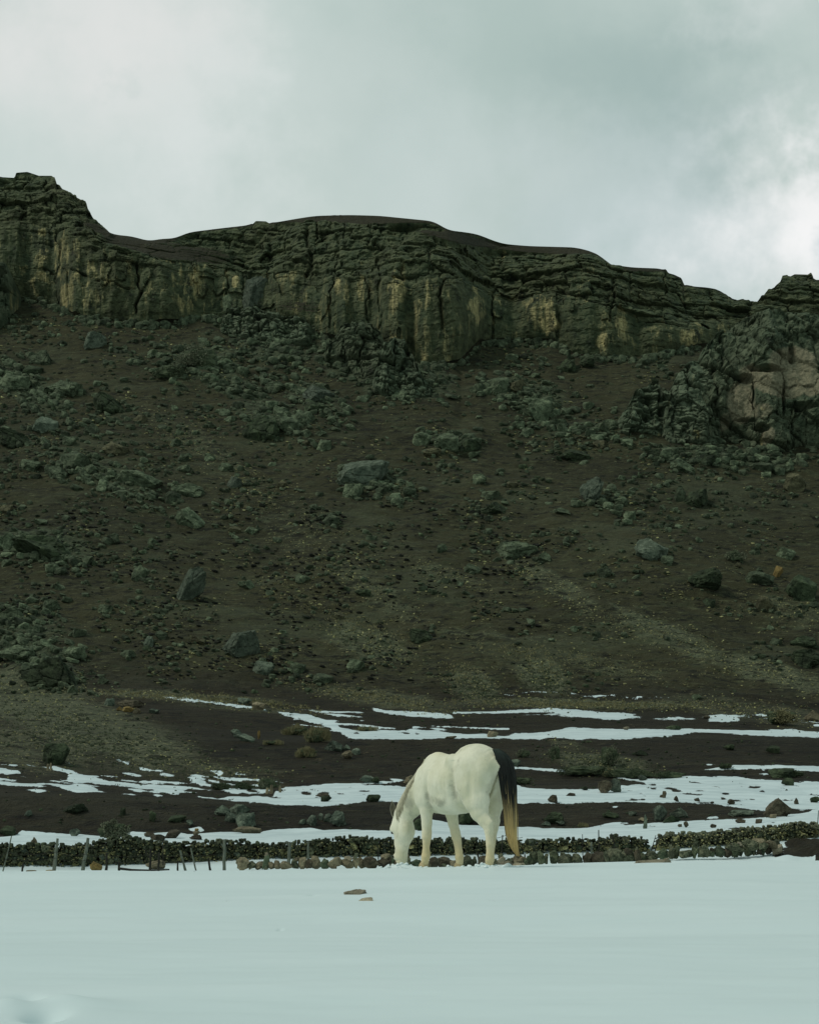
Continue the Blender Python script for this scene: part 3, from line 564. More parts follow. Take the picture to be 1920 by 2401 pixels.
# ------------------------------------------------------------------ outcrops standing out of the slope
def outcrop(top, base, back, label, seed, big=1.0, mat=None, tans=(), pinks=(), lean=.35, holes=()):
    us = np.arange(base[0][0], base[-1][0]+.1, 2.6); n_ = len(us)
    vt = np.interp(us, *np.array(top, float).T); vb = np.interp(us, *np.array(base, float).T)
    P0 = np.array([hit(u, v) for u, v in zip(us, vb)]); y0 = np.convolve(np.pad(P0[:, 1], 5, 'edge'), np.ones(11)/11, 'valid')
    nf, nb = 150, 26
    hgt = (vb-vt)/F*y0
    rowsY, rowsV = [], []
    for i in range(nf):
        t = i/(nf-1)*1.06-.06
        rowsY.append(y0+hgt*lean*max(t, 0)**1.4+hgt*.5*sst(.72, 1, t)*(t-.72)); rowsV.append(vb+(vt-vb)*t)
    Y = np.array(rowsY); Vv = np.array(rowsV); Z = CH+(HZ-Vv)/F*Y; zt_ = Z[-1].copy()
    for i in range(1, nb+1):
        t = i/nb; Y = np.vstack([Y, rowsY[-1]+back*t]); Z = np.vstack([Z, zt_-hgt*.25*t**2-1.5*t**3])
    X = (us[None, :]-960)/F*np.vstack([np.array(rowsY), np.repeat(np.array(rowsY)[-1:], nb, 0)])
    uu = us[None, :]*np.ones_like(X); vv = HZ-(Z-CH)/Y*F
    f1, f2, cid, tl1 = worley(X/2.4*big+.13*fbm(X/1.2, Y, Z/1.2, 3, 4), Y/3.2*big, Z/2.3*big+.13*fbm(X/1.2, Y, Z/1.2, 3, 5), seed, True); g1, g2, gid, tl2 = worley(X/.8, Y/1.2, Z/.75, seed+3, True); crag = ridge(X/1.4, Y/1.4, Z/1.4, 4, seed+9)
    pk0 = ell(uu, vv, list(pinks)); e = (uu-us[0])/(us[-1]-us[0]); edge = sst(0, .10, e)*sst(1, .90, e)
    bdo = Z/(2.5/big)+X/9+.28*fbm(X/8, Y/8, Z/8, 2, seed); mo = masonry(bdo, 2.6/big, seed, 1.3, .5, X, Y, Z)+masonry(bdo*2.6+.2*vn(X, Y, Z, 3), 1.1, seed+1, .5, .2, X, Y, Z)*(1-.6*np.clip(pk0*1.5, 0, 1))
    d_ = .9*fbm(X/5, Y/5, Z/5, 2, seed+7)+mo+(cid-.5)*.7+tl1*.4-.35*np.exp(-((f2-f1)/.03)**2)+((gid-.5)*.2+tl2*.25-.10*np.exp(-((g2-g1)/.06)**2))*(1-.75*np.clip(pk0*1.5, 0, 1))+.26*crag*(1-.7*np.clip(pk0*1.5, 0, 1))+.3*ridge(X/2.2, Y/2, Z/4, 3, seed)+.14*fbm(X/.4, Y/.4, Z/.4, 2, seed+2)
    for (hu, hv, ha, hb, hd) in holes: d_ = d_-hd*np.exp(-(((uu-hu)/ha)**2+((vv-hv)/hb)**2)**2)
    fr_ = np.minimum(1, np.arange(len(Y))/8.)[:, None]
    d_ = d_*(1-.5*np.clip(pk0, 0, 1))
    Yn = Y-d_*(.35+.65*edge)*fr_; Zn = Z+.22*d_*edge*fr_
    Yn = Yn+(1-edge)**2*2.5
    tn = ell(uu, vv, list(tans)); pk = ell(uu, vv, list(pinks))
    i = np.arange(len(Y)-1)[:, None]*n_+np.arange(n_-1)[None, :]
    Fc = np.stack([i, i+1, i+1+n_, i+n_], -1).reshape(-1, 4)
    me = mesh_from('rock_outcrop', np.stack([X*(Yn/np.maximum(Y, 1))**0, Yn, Zn], -1).reshape(-1, 3), Fc, False, {'tan': tn, 'pink': pk, 'soil': np.full(X.shape, -.12)})
    o = obj('rock_outcrop', me, mat or M_OUT, label=label, category='rock outcrop'); return o
M_OUT = cliff_material('crag_rock', (.040, .051, .029), (.046, .070, .040), (.120, .142, .088)); M_SPUR = cliff_material('blue_green_rock', (.048, .064, .038), (.070, .098, .060), (.145, .178, .115))
outcrop([(1608, 1000), (1625, 890), (1645, 825), (1680, 785), (1730, 757), (1765, 738), (1800, 728), (1860, 735), (1920, 742), (2160, 760)], [(1608, 1032), (1660, 1040), (1720, 1042), (1790, 1050), (1920, 1066), (2160, 1080)], 9,
        'huge blocky crag with broad pale pinkish faces at the right edge, cracked by dark fissures', 201, .55,
        pinks=[(1735, 945, 34, 50, 0, .9), (1810, 900, 80, 30, 18, 1.), (1860, 850, 60, 40, 0, .9), (1895, 900, 30, 40, 0, .8), (1780, 965, 36, 20, 0, .5), (1800, 1020, 18, 22, 0, .6), (1700, 985, 16, 20, 0, .5)],
        tans=[(1788, 958, 10, 9, 0, 1.), (1790, 1020, 12, 26, 0, .5)], holes=[(1795, 868, 40, 7, 2.5), (1745, 890, 20, 6, 2.), (1787, 1003, 16, 8, 2.5), (1765, 925, 3, 30, 1.5), (1835, 935, 3, 40, 1.6), (1750, 985, 22, 4, 1.2), (1880, 955, 40, 6, 1.5), (1855, 830, 8, 20, 1.8)])
outcrop([(1552, 960), (1572, 905), (1592, 868), (1610, 848), (1640, 838), (1665, 850), (1680, 880), (1700, 910)], [(1552, 1030), (1600, 1040), (1640, 1040), (1700, 1042)], 6,
        'rounded dark green crag wedged between the jagged spur and the huge pale-faced crag', 215, .8, M_SPUR, tans=[(1660, 905, 12, 26, 0, .45)], holes=[(1690, 960, 14, 10, 2.)])
outcrop([(1440, 996), (1468, 958), (1484, 925), (1497, 908), (1515, 905), (1528, 888), (1545, 886), (1556, 912), (1580, 925), (1620, 945), (1672, 985)], [(1440, 1006), (1470, 1020), (1520, 1030), (1580, 1042), (1672, 1046)], 5,
        'jagged blue-green rock spur with dark hollows standing on the slope left of the huge crag', 207, 1.2, M_SPUR,
        tans=[(1620, 1025, 30, 16, 0, .75), (1556, 1010, 16, 8, 0, .6)], holes=[(1515, 933, 16, 5, 1.8), (1557, 955, 12, 9, 2.4), (1514, 972, 9, 9, 1.5), (1605, 1006, 6, 6, 1.5)])
outcrop([(868, 905), (890, 840), (905, 810), (925, 785), (950, 800), (968, 830), (985, 870), (1018, 915)], [(868, 915), (900, 925), (960, 935), (1018, 928)], 5,
        'tall crumbly green rib running down from the middle of the cliff onto the slope', 221, 1.3, M_SPUR, tans=[(975, 885, 20, 24, 0, .3)], holes=[(955, 820, 8, 10, 1.5)])
outcrop([(755, 850), (775, 800), (800, 765), (850, 752), (890, 770), (905, 800)], [(755, 858), (800, 868), (850, 885), (905, 900)], 5,
        'dark broken buttress at the cliff foot just left of the tall crumbly rib', 225, 1.1, holes=[(867, 838, 10, 7, 2.)])
outcrop([(-260, 600), (0, 612), (15, 620), (30, 655), (44, 700)], [(-260, 780), (0, 772), (20, 755), (44, 730)], 6,
        'dark streaked buttress at the left edge, below the long pale cliff face', 231, .8, lean=.2, tans=[(30, 700, 10, 30, 0, .5)], holes=[(4, 643, 14, 9, 2.)])
outcrop([(505, 770), (530, 735), (560, 725), (600, 715), (640, 735), (690, 740), (740, 760)], [(505, 778), (560, 790), (640, 805), (740, 812)], 4,
        'heap of fractured mossy blocks spilling from the cliff foot below the leaning wedge boulder', 237, 1.5, M_SPUR, lean=1.1)

# ------------------------------------------------------------------ boulders seen one by one
BR = [
 (220, 798, 52, 40, 'l', 0, 'blocky green boulder alone on bare soil below the long pale cliff face', 'the blocky boulder below the pale cliff'),
 (602, 680, 64, 66, 'l', 0, 'largest wedge boulder with pointed top, leaning against the cliff foot', 'the pointed wedge boulder at the cliff'),
 (535, 710, 26, 36, 'g', 0, 'upright block with a yellow stain beside the pointed wedge boulder', None),
 (102, 998, 54, 40, 'l', 0, 'cube-shaped boulder with a pale top on the upper left slope', 'the cube-shaped boulder'),
 (255, 952, 84, 34, 'd', 38, 'long dark mossy slab dipping steeply to the right, upper left slope', 'the steep dark slab'),
 (645, 908, 40, 26, 'g', 0, 'rounded boulder on smooth soil below the cliff-foot block heap', 'the lone rounded boulder'),
 (752, 925, 78, 34, 'l', 22, 'big tilted slab below the tall rib, its top dipping right', 'the big tilted slab'),
 (745, 955, 60, 24, 'd', 20, 'flat dark slab tucked under the big tilted slab', None),
 (612, 1006, 84, 62, 'd', 0, 'massive dark wedge boulder with a hollow underneath, upper middle slope', 'the massive undercut boulder'),
 (672, 995, 44, 36, 'g', 0, 'squat boulder touching the right side of the massive undercut boulder', None),
 (712, 982, 56, 34, 'g', 0, 'layered flat-topped boulder second to the right of the undercut boulder', None),
 (845, 1108, 122, 66, 'l', 0, 'very broad pyramid boulder in the middle of the slope', 'the broad pyramid boulder'),
 (830, 1152, 52, 34, 'g', 0, 'rounded boulder leaning on the front of the broad pyramid boulder', None),
 (900, 1142, 28, 22, 'g', 0, 'small block at the right foot of the broad pyramid boulder', None),
 (760, 1045, 36, 26, 'g', 8, 'smooth boulder up the slope from the broad pyramid boulder', None),
 (550, 1132, 32, 26, 'l', 15, 'smooth oval pale boulder on bare soil left of the pyramid boulder', 'the smooth oval boulder'),
 (325, 1124, 108, 34, 'g', 14, 'long low whale-backed slab on the left slope', 'the long whale-backed slab'),
 (440, 1150, 78, 34, 'g', 12, 'flat mossy slab below right of the long whale-backed slab', None),
 (405, 1168, 36, 30, 'g', 0, 'upright pale stone pressed against the flat mossy slab', None),
 (95, 838, 54, 36, 'g', 38, 'rounded slab dipping right, highest of the left slope pile', None),
 (30, 895, 80, 36, 'g', 12, 'broad low slab at the left edge under the highest pile', None),
 (72, 868, 50, 24, 'd', 8, 'dark hump just above the broad low slab at the left edge', None),
 (152, 908, 84, 44, 'g', 22, 'big sloping block in the upper left pile, pale chips on its left', 'the upper left pile'),
 (185, 920, 22, 18, 'g', 0, 'small knob of stone at the right end of the upper left pile', None),
 (178, 1080, 66, 40, 'g', 26, 'three-lobed weathered boulder above the long whale-backed slab', None),
 (130, 1108, 62, 30, 'g', 34, 'narrow slab dipping right beside the three-lobed boulder', None),
 (270, 1052, 58, 26, 't', 24, 'brownish crumbling boulder with a rough crust, upper left slope', None),
 (160, 1035, 32, 22, 'g', 16, 'small domed boulder below the cube-shaped boulder', None),
 (70, 1092, 50, 26, 'g', 10, 'flat pale-topped slab by the left edge, below the cube-shaped boulder', None),
 (30, 1030, 84, 38, 'd', 24, 'dark overhanging slab at the left edge beside the cube-shaped boulder', None),
 (445, 1215, 66, 46, 'g', 18, 'rough fractured boulder under the flat mossy slab', 'the rough fractured boulder'),
 (362, 1190, 30, 12, 'g', 0, 'thin pale flat stone left of the rough fractured boulder', None),
 (557, 1510, 92, 70, 'l', 12, 'great smooth domed boulder, the biggest on the lower left slope', 'the great domed boulder'),
 (618, 1568, 46, 30, 'l', 8, 'rounded boulder just down the slope from the great domed boulder', None),
 (348, 1506, 24, 26, 'l', 0, 'small upright egg-shaped boulder left of the great domed boulder', 'the egg-shaped boulder'),
 (265, 1266, 30, 24, 'g', 12, 'small smooth boulder alone in dark soil, left of the fractured boulder', None),
 (448, 1372, 52, 84, 'l', 22, 'tall leaning pale slab in the middle left of the slope', 'the tall leaning slab'),
 (328, 1345, 34, 34, 'g', 30, 'angular stone tilted beside dark hollows, left of the tall leaning slab', None),
 (95, 1288, 140, 60, 'd', 8, 'wide dark mossy rock mass near the left edge', 'the wide dark mass'),
 (12, 1270, 50, 42, 'g', 20, 'pale rounded boulder cut by the left edge above the dark mass', None),
 (115, 1580, 130, 74, 'd', 30, 'huge dark sloping slab at the bottom of the left slope', 'the huge dark sloping slab'),
 (38, 1532, 90, 36, 'g', 6, 'broad flat boulder above the huge dark sloping slab', None),
 (170, 1530, 60, 34, 'g', 16, 'loose pale block just above the huge dark sloping slab', None),
 (835, 1560, 42, 24, 'g', 10, 'low rounded boulder right of the gravel patch on the lower slope', None),
 (578, 1370, 40, 22, 'g', 24, 'small pale slab dipping right, above the great domed boulder', None),
 (757, 1592, 46, 24, 'g', 14, 'flat stone near the foot of the slope, over the terraces', None),
 (462, 1500, 46, 18, 't', 12, 'thin brownish slab left of the great domed boulder', None),
 (378, 1490, 34, 18, 'g', 20, 'thin leaning stone between egg-shaped and domed boulders', None),
 (300, 1534, 32, 18, 'g', 6, 'small flat stone under the egg-shaped boulder', None),
 (248, 1428, 36, 20, 'g', 0, 'small flat stone on the dark lower left slope', None),
 (25, 1440, 60, 36, 'g', 20, 'cluster-leading rounded boulder at the left edge, halfway down', None),
 (1385, 1146, 48, 58, 'l', 28, 'tall craggy boulder leaning right on the right-hand slope', 'the tall craggy boulder'),
 (1158, 1192, 60, 32, 'd', 0, 'dark tent-shaped boulder right of the pyramid boulder', 'the dark tent-shaped boulder'),
 (1150, 1160, 48, 20, 'g', -8, 'flat block just above the dark tent-shaped boulder', None),
 (1594, 1162, 24, 34, 'g', 0, 'narrow upright stone with a black split beside it', None),
 (1632, 1168, 64, 48, 'd', 6, 'dark block next to the narrow upright split stone', 'the split dark block'),
 (1862, 1134, 48, 42, 't', 0, 'round tan-grey boulder near the right edge under the huge crag', 'the round tan boulder'),
 (1528, 1290, 72, 40, 'l', 28, 'smooth slab dipping right above squared blocks, right-hand slope', 'the smooth dipping slab'),
 (1565, 1316, 30, 24, 'g', 0, 'squared block at the lower end of the smooth dipping slab', None),
 (1215, 1290, 104, 40, 'g', 10, 'long lumpy lichen-spotted boulder on the middle right slope', 'the long lumpy boulder'),
 (1275, 1306, 34, 24, 'g', 0, 'small lump at the right end of the long lumpy boulder', None),
 (1655, 1360, 74, 52, 'd', 0, 'dark broken boulder crusted with moss on the lower right slope', 'the broken mossy boulder'),
 (1876, 1380, 62, 60, 'd', 14, 'sharp dark wedge boulder with a hollow at its foot, right edge', 'the sharp dark wedge'),
 (1782, 1356, 62, 30, 'g', 6, 'flat mossy boulder left of the sharp dark wedge', None),
 (1822, 1342, 20, 26, 'o', 20, 'small ochre-stained stone above the sharp dark wedge', None),
 (1790, 1416, 36, 34, 't', 0, 'knobbly tan boulder below left of the sharp dark wedge', None),
 (1845, 1300, 40, 26, 'g', 18, 'smooth oval boulder up the slope from the sharp dark wedge', None),
 (985, 1492, 52, 30, 'd', 18, 'dark smooth boulder alone above the middle terraces', 'the dark smooth boulder'),
 (1035, 1286, 24, 22, 'g', 0, 'small upright boulder left of the long lumpy boulder', None),
 (1890, 1545, 62, 42, 'd', 6, 'big dark rounded boulder low at the right edge', 'the big dark boulder low right'),
 (1885, 1505, 60, 26, 'd', 4, 'flat dark boulder resting above the big one low at the right edge', None),
 (1312, 1198, 46, 16, 'g', 0, 'low flat stone right of the dark tent-shaped boulder', None),
 (1477, 1210, 28, 22, 'g', 0, 'round speckled stone below the tall craggy boulder', None),
 (1346, 1248, 22, 12, 'g', 0, 'small oval pale stone above the long lumpy boulder', None),
 (1200, 838, 30, 16, 'g', 0, 'round boulder in a dark hollow at the foot of the cliff', None),
 (1330, 858, 42, 32, 'd', 0, 'dark boulder at the cliff foot under the pale stained face', 'the dark cliff-foot boulder'),
 (1378, 850, 36, 28, 'd', 0, 'mossy block beside the dark cliff-foot boulder', None),
 (1268, 962, 72, 52, 'g', 14, 'big bluish boulder on the upper right slope, left of the jagged spur', 'the big bluish boulder'),
 (1172, 900, 44, 36, 'g', 0, 'square grey block below the stained cliff bay', 'the square grey block'),
 (1208, 905, 50, 30, 't', 0, 'yellowish crumbling boulder touching the square grey block', None),
 (1048, 1036, 52, 40, 'g', 0, 'angular boulder in the rubble under the tall crumbly rib', 'the rubble under the rib'),
 (1098, 1044, 54, 30, 'd', 12, 'low dark boulder with a black notch right of the rib rubble', None),
 (990, 1030, 44, 30, 'g', 0, 'rough boulder at the left of the rib rubble', None),
 (1010, 1062, 40, 24, 't', 0, 'brownish lump at the bottom of the rib rubble', None),
 (1566, 1062, 42, 34, 'g', 12, 'smooth rounded boulder standing under the jagged spur', 'the smooth boulder under the spur'),
 (1535, 1066, 36, 22, 'd', 0, 'dark lump leaning on the smooth boulder under the spur', None),
 (1345, 1068, 60, 28, 'd', 6, 'low dark boulder with broken edges left of the jagged spur', None),
 (1600, 1092, 56, 34, 'g', 10, 'mossy boulder pile front stone, down from the jagged spur', None),
 (1660, 1080, 50, 26, 'd', 10, 'dark stone below the gap between the two right-hand crags', None),
 (1790, 1095, 52, 22, 'g', 6, 'flat pale-edged slab under the huge crag', None),
 (790, 1922, 38, 36, 'g', 0, 'largest boulder of the row of five on the dark bank left of the horse', 'the row of five boulders'),
 (731, 1925, 26, 24, 'g', 0, 'angular pale boulder second from the left in the row of five', None),
 (752, 1916, 15, 16, 'g', 0, 'smallest knob in the middle of the row of five boulders', None),
 (768, 1919, 20, 18, 'g', 0, 'rounded mossy boulder next to the largest in the row of five', None),
 (708, 1928, 20, 14, 'g', 0, 'low pale stone at the left end of the row of five boulders', None),
 (520, 1902, 40, 24, 'g', -6, 'left boulder of the big cluster on the bank above the wall', 'the big cluster above the wall'),
 (562, 1899, 44, 24, 'g', 6, 'top right boulder of the big cluster above the wall', None),
 (540, 1918, 36, 24, 'g', 0, 'middle boulder of the big cluster above the wall', None),
 (576, 1925, 46, 34, 'g', 0, 'large front right boulder of the big cluster above the wall', None),
 (576, 1947, 62, 16, 't', 2, 'flat crusted slab at the snow edge under the big cluster', None),
 (758, 1866, 34, 10, 'b', 0, 'flat brown stone on snow, behind the dark bank left of the horse', None),
 (762, 1874, 28, 13, 'd', 0, 'squat dark stone in front of the flat brown stone on snow', None),
 (877, 1873, 34, 17, 'd', 0, 'rounded dark stone on snow just left of the horse neck', None),
 (860, 1828, 34, 18, 'g', 6, 'pale stone with a snow cap above the snow patch left of the horse', None),
 (880, 1830, 24, 16, 'd', 0, 'dark stone beside the snow-capped one left of the horse', None),
 (958, 1830, 26, 22, 't', 0, 'tan stone peeping out behind the horse back', None),
 (1092, 1918, 44, 34, 'd', 0, 'dark boulder seen under the belly of the horse', None),
 (982, 1935, 26, 30, 'd', 0, 'dark angular rock seen between head and foreleg of the horse', None),
 (1296, 1874, 24, 18, 'b', 0, 'round brown stone on snow, right of the tail', None),
 (1338, 1863, 24, 8, 'b', 0, 'low brown heap on snow beyond the round brown stone', None),
 (1418, 1846, 32, 30, 'b', 0, 'brown half of the twin boulders on snow right of the horse', 'the twin boulders on snow'),
 (1440, 1844, 30, 32, 'g', 0, 'green mossy half of the twin boulders on snow right of the horse', None),
 (1506, 1824, 20, 14, 'g', 0, 'small green stone at the shrub edge above the snow', None),
 (1370, 1849, 20, 9, 'd', 0, 'flat stone in the dark hollow left of the twin boulders', None),
 (1848, 1834, 30, 18, 'd', 0, 'dark conical stone on the snow near the right edge', None),
 (1820, 1896, 58, 44, 'b', 0, 'biggest rock on the snow terraces, brown and rounded, at right', 'the biggest brown rock'),
 (1813, 1914, 18, 10, 't', 0, 'small tan stone at the foot of the biggest brown rock', None),
 (1547, 1909, 34, 36, 'g', -14, 'left of two leaning green slabs on the dark bank at right', 'the leaning green slabs'),
 (1592, 1907, 42, 24, 'g', 18, 'right, flatter one of two leaning green slabs on the dark bank', None),
 (1572, 1922, 40, 16, 'd', 0, 'low dark stone under the two leaning green slabs', None),
 (1298, 1920, 46, 28, 'd', 0, 'dark mossy boulder on the bank right of the tail', None),
 (1313, 1931, 22, 12, 'g', 0, 'small pale green stone below the dark mossy one right of the tail', None),
 (1280, 1932, 22, 12, 'g', 0, 'small stone left below the dark mossy one right of the tail', None),
 (1432, 1912, 38, 16, 'd', 0, 'low row of dark stones on the bank below the twin boulders', None),
 (1483, 1908, 20, 11, 'g', 0, 'tiny mossy stone on the bank left of the leaning slabs', None),
 (1742, 1908, 60, 14, 'g', 0, 'low flat greenish stone left of the biggest brown rock', None),
 (1557, 1864, 10, 16, 'b', 0, 'thin upright brown stone on snow, highest of the pointed ones', 'the pointed stones on snow'),
 (1553, 1867, 14, 7, 'b', 0, 'low brown stone at the foot of the thin upright one', None),
 (1585, 1874, 11, 13, 'b', -25, 'small leaning pointed stone on snow, second from left', None),
 (1634, 1875, 14, 9, 'b', 20, 'wedge stone on snow in the middle of the pointed ones', None),
 (1668, 1882, 10, 5, 'b', 0, 'tiny flat stone on snow between the two wedges', None),
 (1713, 1881, 17, 12, 'b', 10, 'right-hand wedge stone on snow above the dark bank', None),
 (1866, 1879, 11, 15, 'b', 0, 'upright knobbly stone on snow by the right edge', None),
 (1912, 1876, 26, 14, 'd', 0, 'dark pointed stone on snow cut by the right edge', None),
 (1608, 1934, 12, 14, 'b', 0, 'stubby upright stone on snow below the leaning slabs', None),
 (1594, 1936, 10, 7, 'b', 0, 'low brown stone left of the stubby upright stone', None),
 (1672, 1937, 15, 9, 'b', 0, 'small notched brown stone on the snow strip', None),
 (1736, 1925, 24, 11, 'b', 0, 'brown mound-shaped stone on the snow strip, left of another', None),
 (1780, 1926, 18, 10, 'b', 0, 'jagged brown stone on the snow strip, nearest the right wall', None),
 (1512, 1928, 10, 34, 'g', 0, 'tall thin pillar stone with yellow lichen on top, before the dark bank', None),
 (1508, 1922, 22, 9, 't', 0, 'flat yellow capstone lying on the thin pillar stone', None),
 (20, 1950, 40, 24, 'd', 0, 'dark smooth boulder on the snow strip at the left edge', None),
 (175, 1953, 24, 17, 'g', 0, 'small pale boulder with snow on its left, over the left wall', None),
 (404, 1957, 36, 20, 'b', 0, 'brown domed stone on the snow behind the left wall', 'the brown domed stone'),
 (370, 1964, 32, 13, 'b', 0, 'flat brown stone left of the brown domed stone', None),
 (350, 1957, 24, 12, 'b', 0, 'small brown stone farthest left beside the brown domed stone', None),
 (459, 1964, 30, 11, 'b', 0, 'flat base stone of the little cairn on snow', 'the little cairn'),
 (459, 1954, 18, 9, 't', 0, 'middle stone of the little cairn on snow', None),
 (461, 1947, 10, 8, 'o', 0, 'ochre top stone of the little cairn on snow', None),
 (445, 1931, 17, 16, 'g', 0, 'round pale stone on the dark bank above the little cairn', None),
 (413, 1921, 44, 16, 'd', 0, 'low dark boulder on the bank left of the round pale stone', None),
 (172, 1898, 62, 24, 'd', 0, 'dark mossy boulder with a yellow crest on the lower left bank', None),
 (288, 1904, 15, 18, 'd', 0, 'small mossy stone on the lower left bank', None),
 (358, 1916, 18, 26, 'd', 0, 'upright mossy stone on the lower left bank', None),
 (65, 1908, 20, 16, 'g', 0, 'pale mossy stone on the lower left bank near the edge', None),
 (552, 1721, 26, 20, 'g', 0, 'pale block at the upper end of the long tilted slab on the terraces', None),
 (576, 1731, 52, 16, 'g', 16, 'long pale tilted slab on the brown terrace left of centre', 'the long tilted terrace slab'),
 (607, 1724, 8, 20, 'o', 4, 'thin ochre upright stone behind the long tilted terrace slab', None),
 (305, 1651, 62, 17, 'b', 4, 'long dark capstone propped on small stones at the slope foot', 'the propped capstone'),
 (280, 1662, 14, 11, 'o', 0, 'small ochre stone under the left end of the propped capstone', None),
 (300, 1664, 26, 13, 'o', 0, 'biggest ochre stone under the propped capstone', None),
 (320, 1667, 19, 14, 't', 0, 'tan stone under the right end of the propped capstone', None),
 (257, 1647, 26, 17, 'g', 0, 'smooth stone left of the propped capstone', None),
 (361, 1668, 26, 11, 'g', 0, 'pale flat stone right of the propped capstone', None),
 (570, 1645, 36, 14, 'g', 6, 'oval pale stone above the long tilted terrace slab', None),
 (607, 1657, 38, 20, 't', 0, 'tan crusted boulder right above the thin snow line', None),
 (130, 1772, 62, 50, 'd', 0, 'dark blue-green boulder with hollow sides in the gravel at left', 'the blue-green boulder in gravel'),
 (814, 1771, 24, 20, 't', 0, 'tan triangular stone on the brown terrace', 'the tan triangular stone'),
 (836, 1763, 22, 16, 'g', 0, 'grey stone right of the tan triangular stone', None),
 (812, 1753, 18, 12, 'g', 0, 'grey stone above the tan triangular stone', None),
 (782, 1750, 46, 26, 'g', 10, 'grey boulder at the lower end of the long tussock bank', None),
 (1155, 1722, 26, 14, 't', 0, 'tan stone on the snow strip behind the rump', None),
 (1056, 1729, 28, 7, 't', 0, 'flat tan stone in the snow strip above the withers', None),
 (1467, 1708, 14, 8, 'p', 0, 'small pinkish block on the upper edge of the snow strip', None),
 (1656, 1682, 16, 8, 'b', 0, 'brown block in the uppermost thin snow strip', None),
 (1580, 1707, 36, 10, 'd', 0, 'low dark heap on the upper edge of the snow strip', None),
 (1814, 1758, 34, 18, 'd', 0, 'dark green boulder on the brown bank at right', None),
 (1710, 1753, 26, 14, 'd', 0, 'small mossy boulder on the brown bank right of centre', None),
 (1500, 1766, 36, 13, 'd', 0, 'low mossy stone pair on the brown bank over the shrubs', None),
 (1206, 1790, 28, 16, 'g', 6, 'flat greenish stone right of the top of the tail', None),
 (1835, 1814, 60, 22, 'd', 0, 'wide dark hump between the two snow strips at right', None),
 (1632, 1635, 20, 12, 'g', 0, 'green stone on the slope just above the terraces at right', None),
 (1905, 1680, 36, 26, 't', 0, 'pale boulder at the right edge beside the terrace tops', None),
]
for b in BR:
    u, v, w, h, m, tl, lab, land = b
    big = v < 1640
    if w < 20 and v > 1700: nm = 'stone'
    else: nm = 'boulder'
    rock(u, v, w*(1.06 if big else 1), h*(1.06 if big else 1.05), m, tl, lab, nm, cat=nm, land=land, sink=.40 if big else .25)
# remaining boulders: each is described from the nearest landmark
LMK = [(b[0], b[1], b[7]) for b in BR if b[7]]
def clump(u, v): return float(vn(np.array(u/95.), np.array(v/55.), np.array(.7), 77)+.5*vn(np.array(u/34.), np.array(v/22.), np.array(.2), 78))
more = []
tries = 0
while len(more) < 118 and tries < 9000:
    tries += 1
    u = rng.uniform(-60, 1980); v = rng.uniform(760, 1600)
    vb_ = np.interp(u, cu, VB)
    if v < vb_+25 or (u > 1440 and v < 1075): continue
    dens = clump(u, v)+(.35 if u < 500 else 0)+(.2 if v < 1250 else -.25)
    if dens < rng.uniform(-.1, .9): continue
    w = 15+28*rng.random()**2.2; h = w*rng.uniform(.45, .8)
    if any(abs(u-a[0]) < (w+a[2])*.5 and abs(v-a[1]) < (h+a[3])*.5 for a in placed): continue
    m = random.choice('ggggdt'); more.append((u, v, w, h, m)); placed.append((u, v, w, h, None))
byk = {}
for q in more:
    u, v, w, h, m = q
    lu, lv, ln = min(LMK, key=lambda a: (a[0]-u)**2+(1.4*(a[1]-v))**2)
    dx, dy = u-lu, v-lv
    dr = ('up the slope from' if dy < 0 else 'down the slope from') if abs(dy) > abs(dx) else ('left of' if dx < 0 else 'right of')
    byk.setdefault((ln, dr), []).append((math.hypot(dx, dy), q))
ORD = ['nearest', 'second', 'third', 'fourth', 'fifth', 'sixth', 'seventh', 'eighth', 'ninth', 'tenth', 'eleventh', 'twelfth']
for (ln, dr), lst in byk.items():
    lst.sort(key=lambda a: a[0])
    for i, (_, (u, v, w, h, m)) in enumerate(lst):
        shp = 'flat' if h/w < .55 else ('squat' if h/w < .68 else 'lumpy')
        tone = {'g': 'grey-green', 'd': 'dark mossy', 't': 'brownish'}[m]
        rock(u, v, w, h, m, random.uniform(2, 26) if u < 900 else random.uniform(-8, 18), '%s %s boulder, %s loose one %s %s' % (shp, tone, ORD[min(i, 11)], dr, ln), 'boulder', group='loose boulders scattered over the slope', sink=.42)

def blocky(sub, seed, rough):
    V, Fc = rock_verts(sub, seed, 4, 0, .1); g = np.random.default_rng(seed)
    V = np.sign(V)*np.abs(V)**.6
    for _ in range(6):
        nn = g.normal(size=3); nn /= np.linalg.norm(nn); dd = g.uniform(.55, .95); s = V@nn; V -= np.where(s > dd, s-dd, 0)[:, None]*nn
    V *= (1+rough*fbm(V[:, 0]*2.5, V[:, 1]*2.5, V[:, 2]*2.5, 3, seed))[:, None]; V -= (V.max(0)+V.min(0))/2; V /= (V.max(0)-V.min(0))/2
    return V, Fc
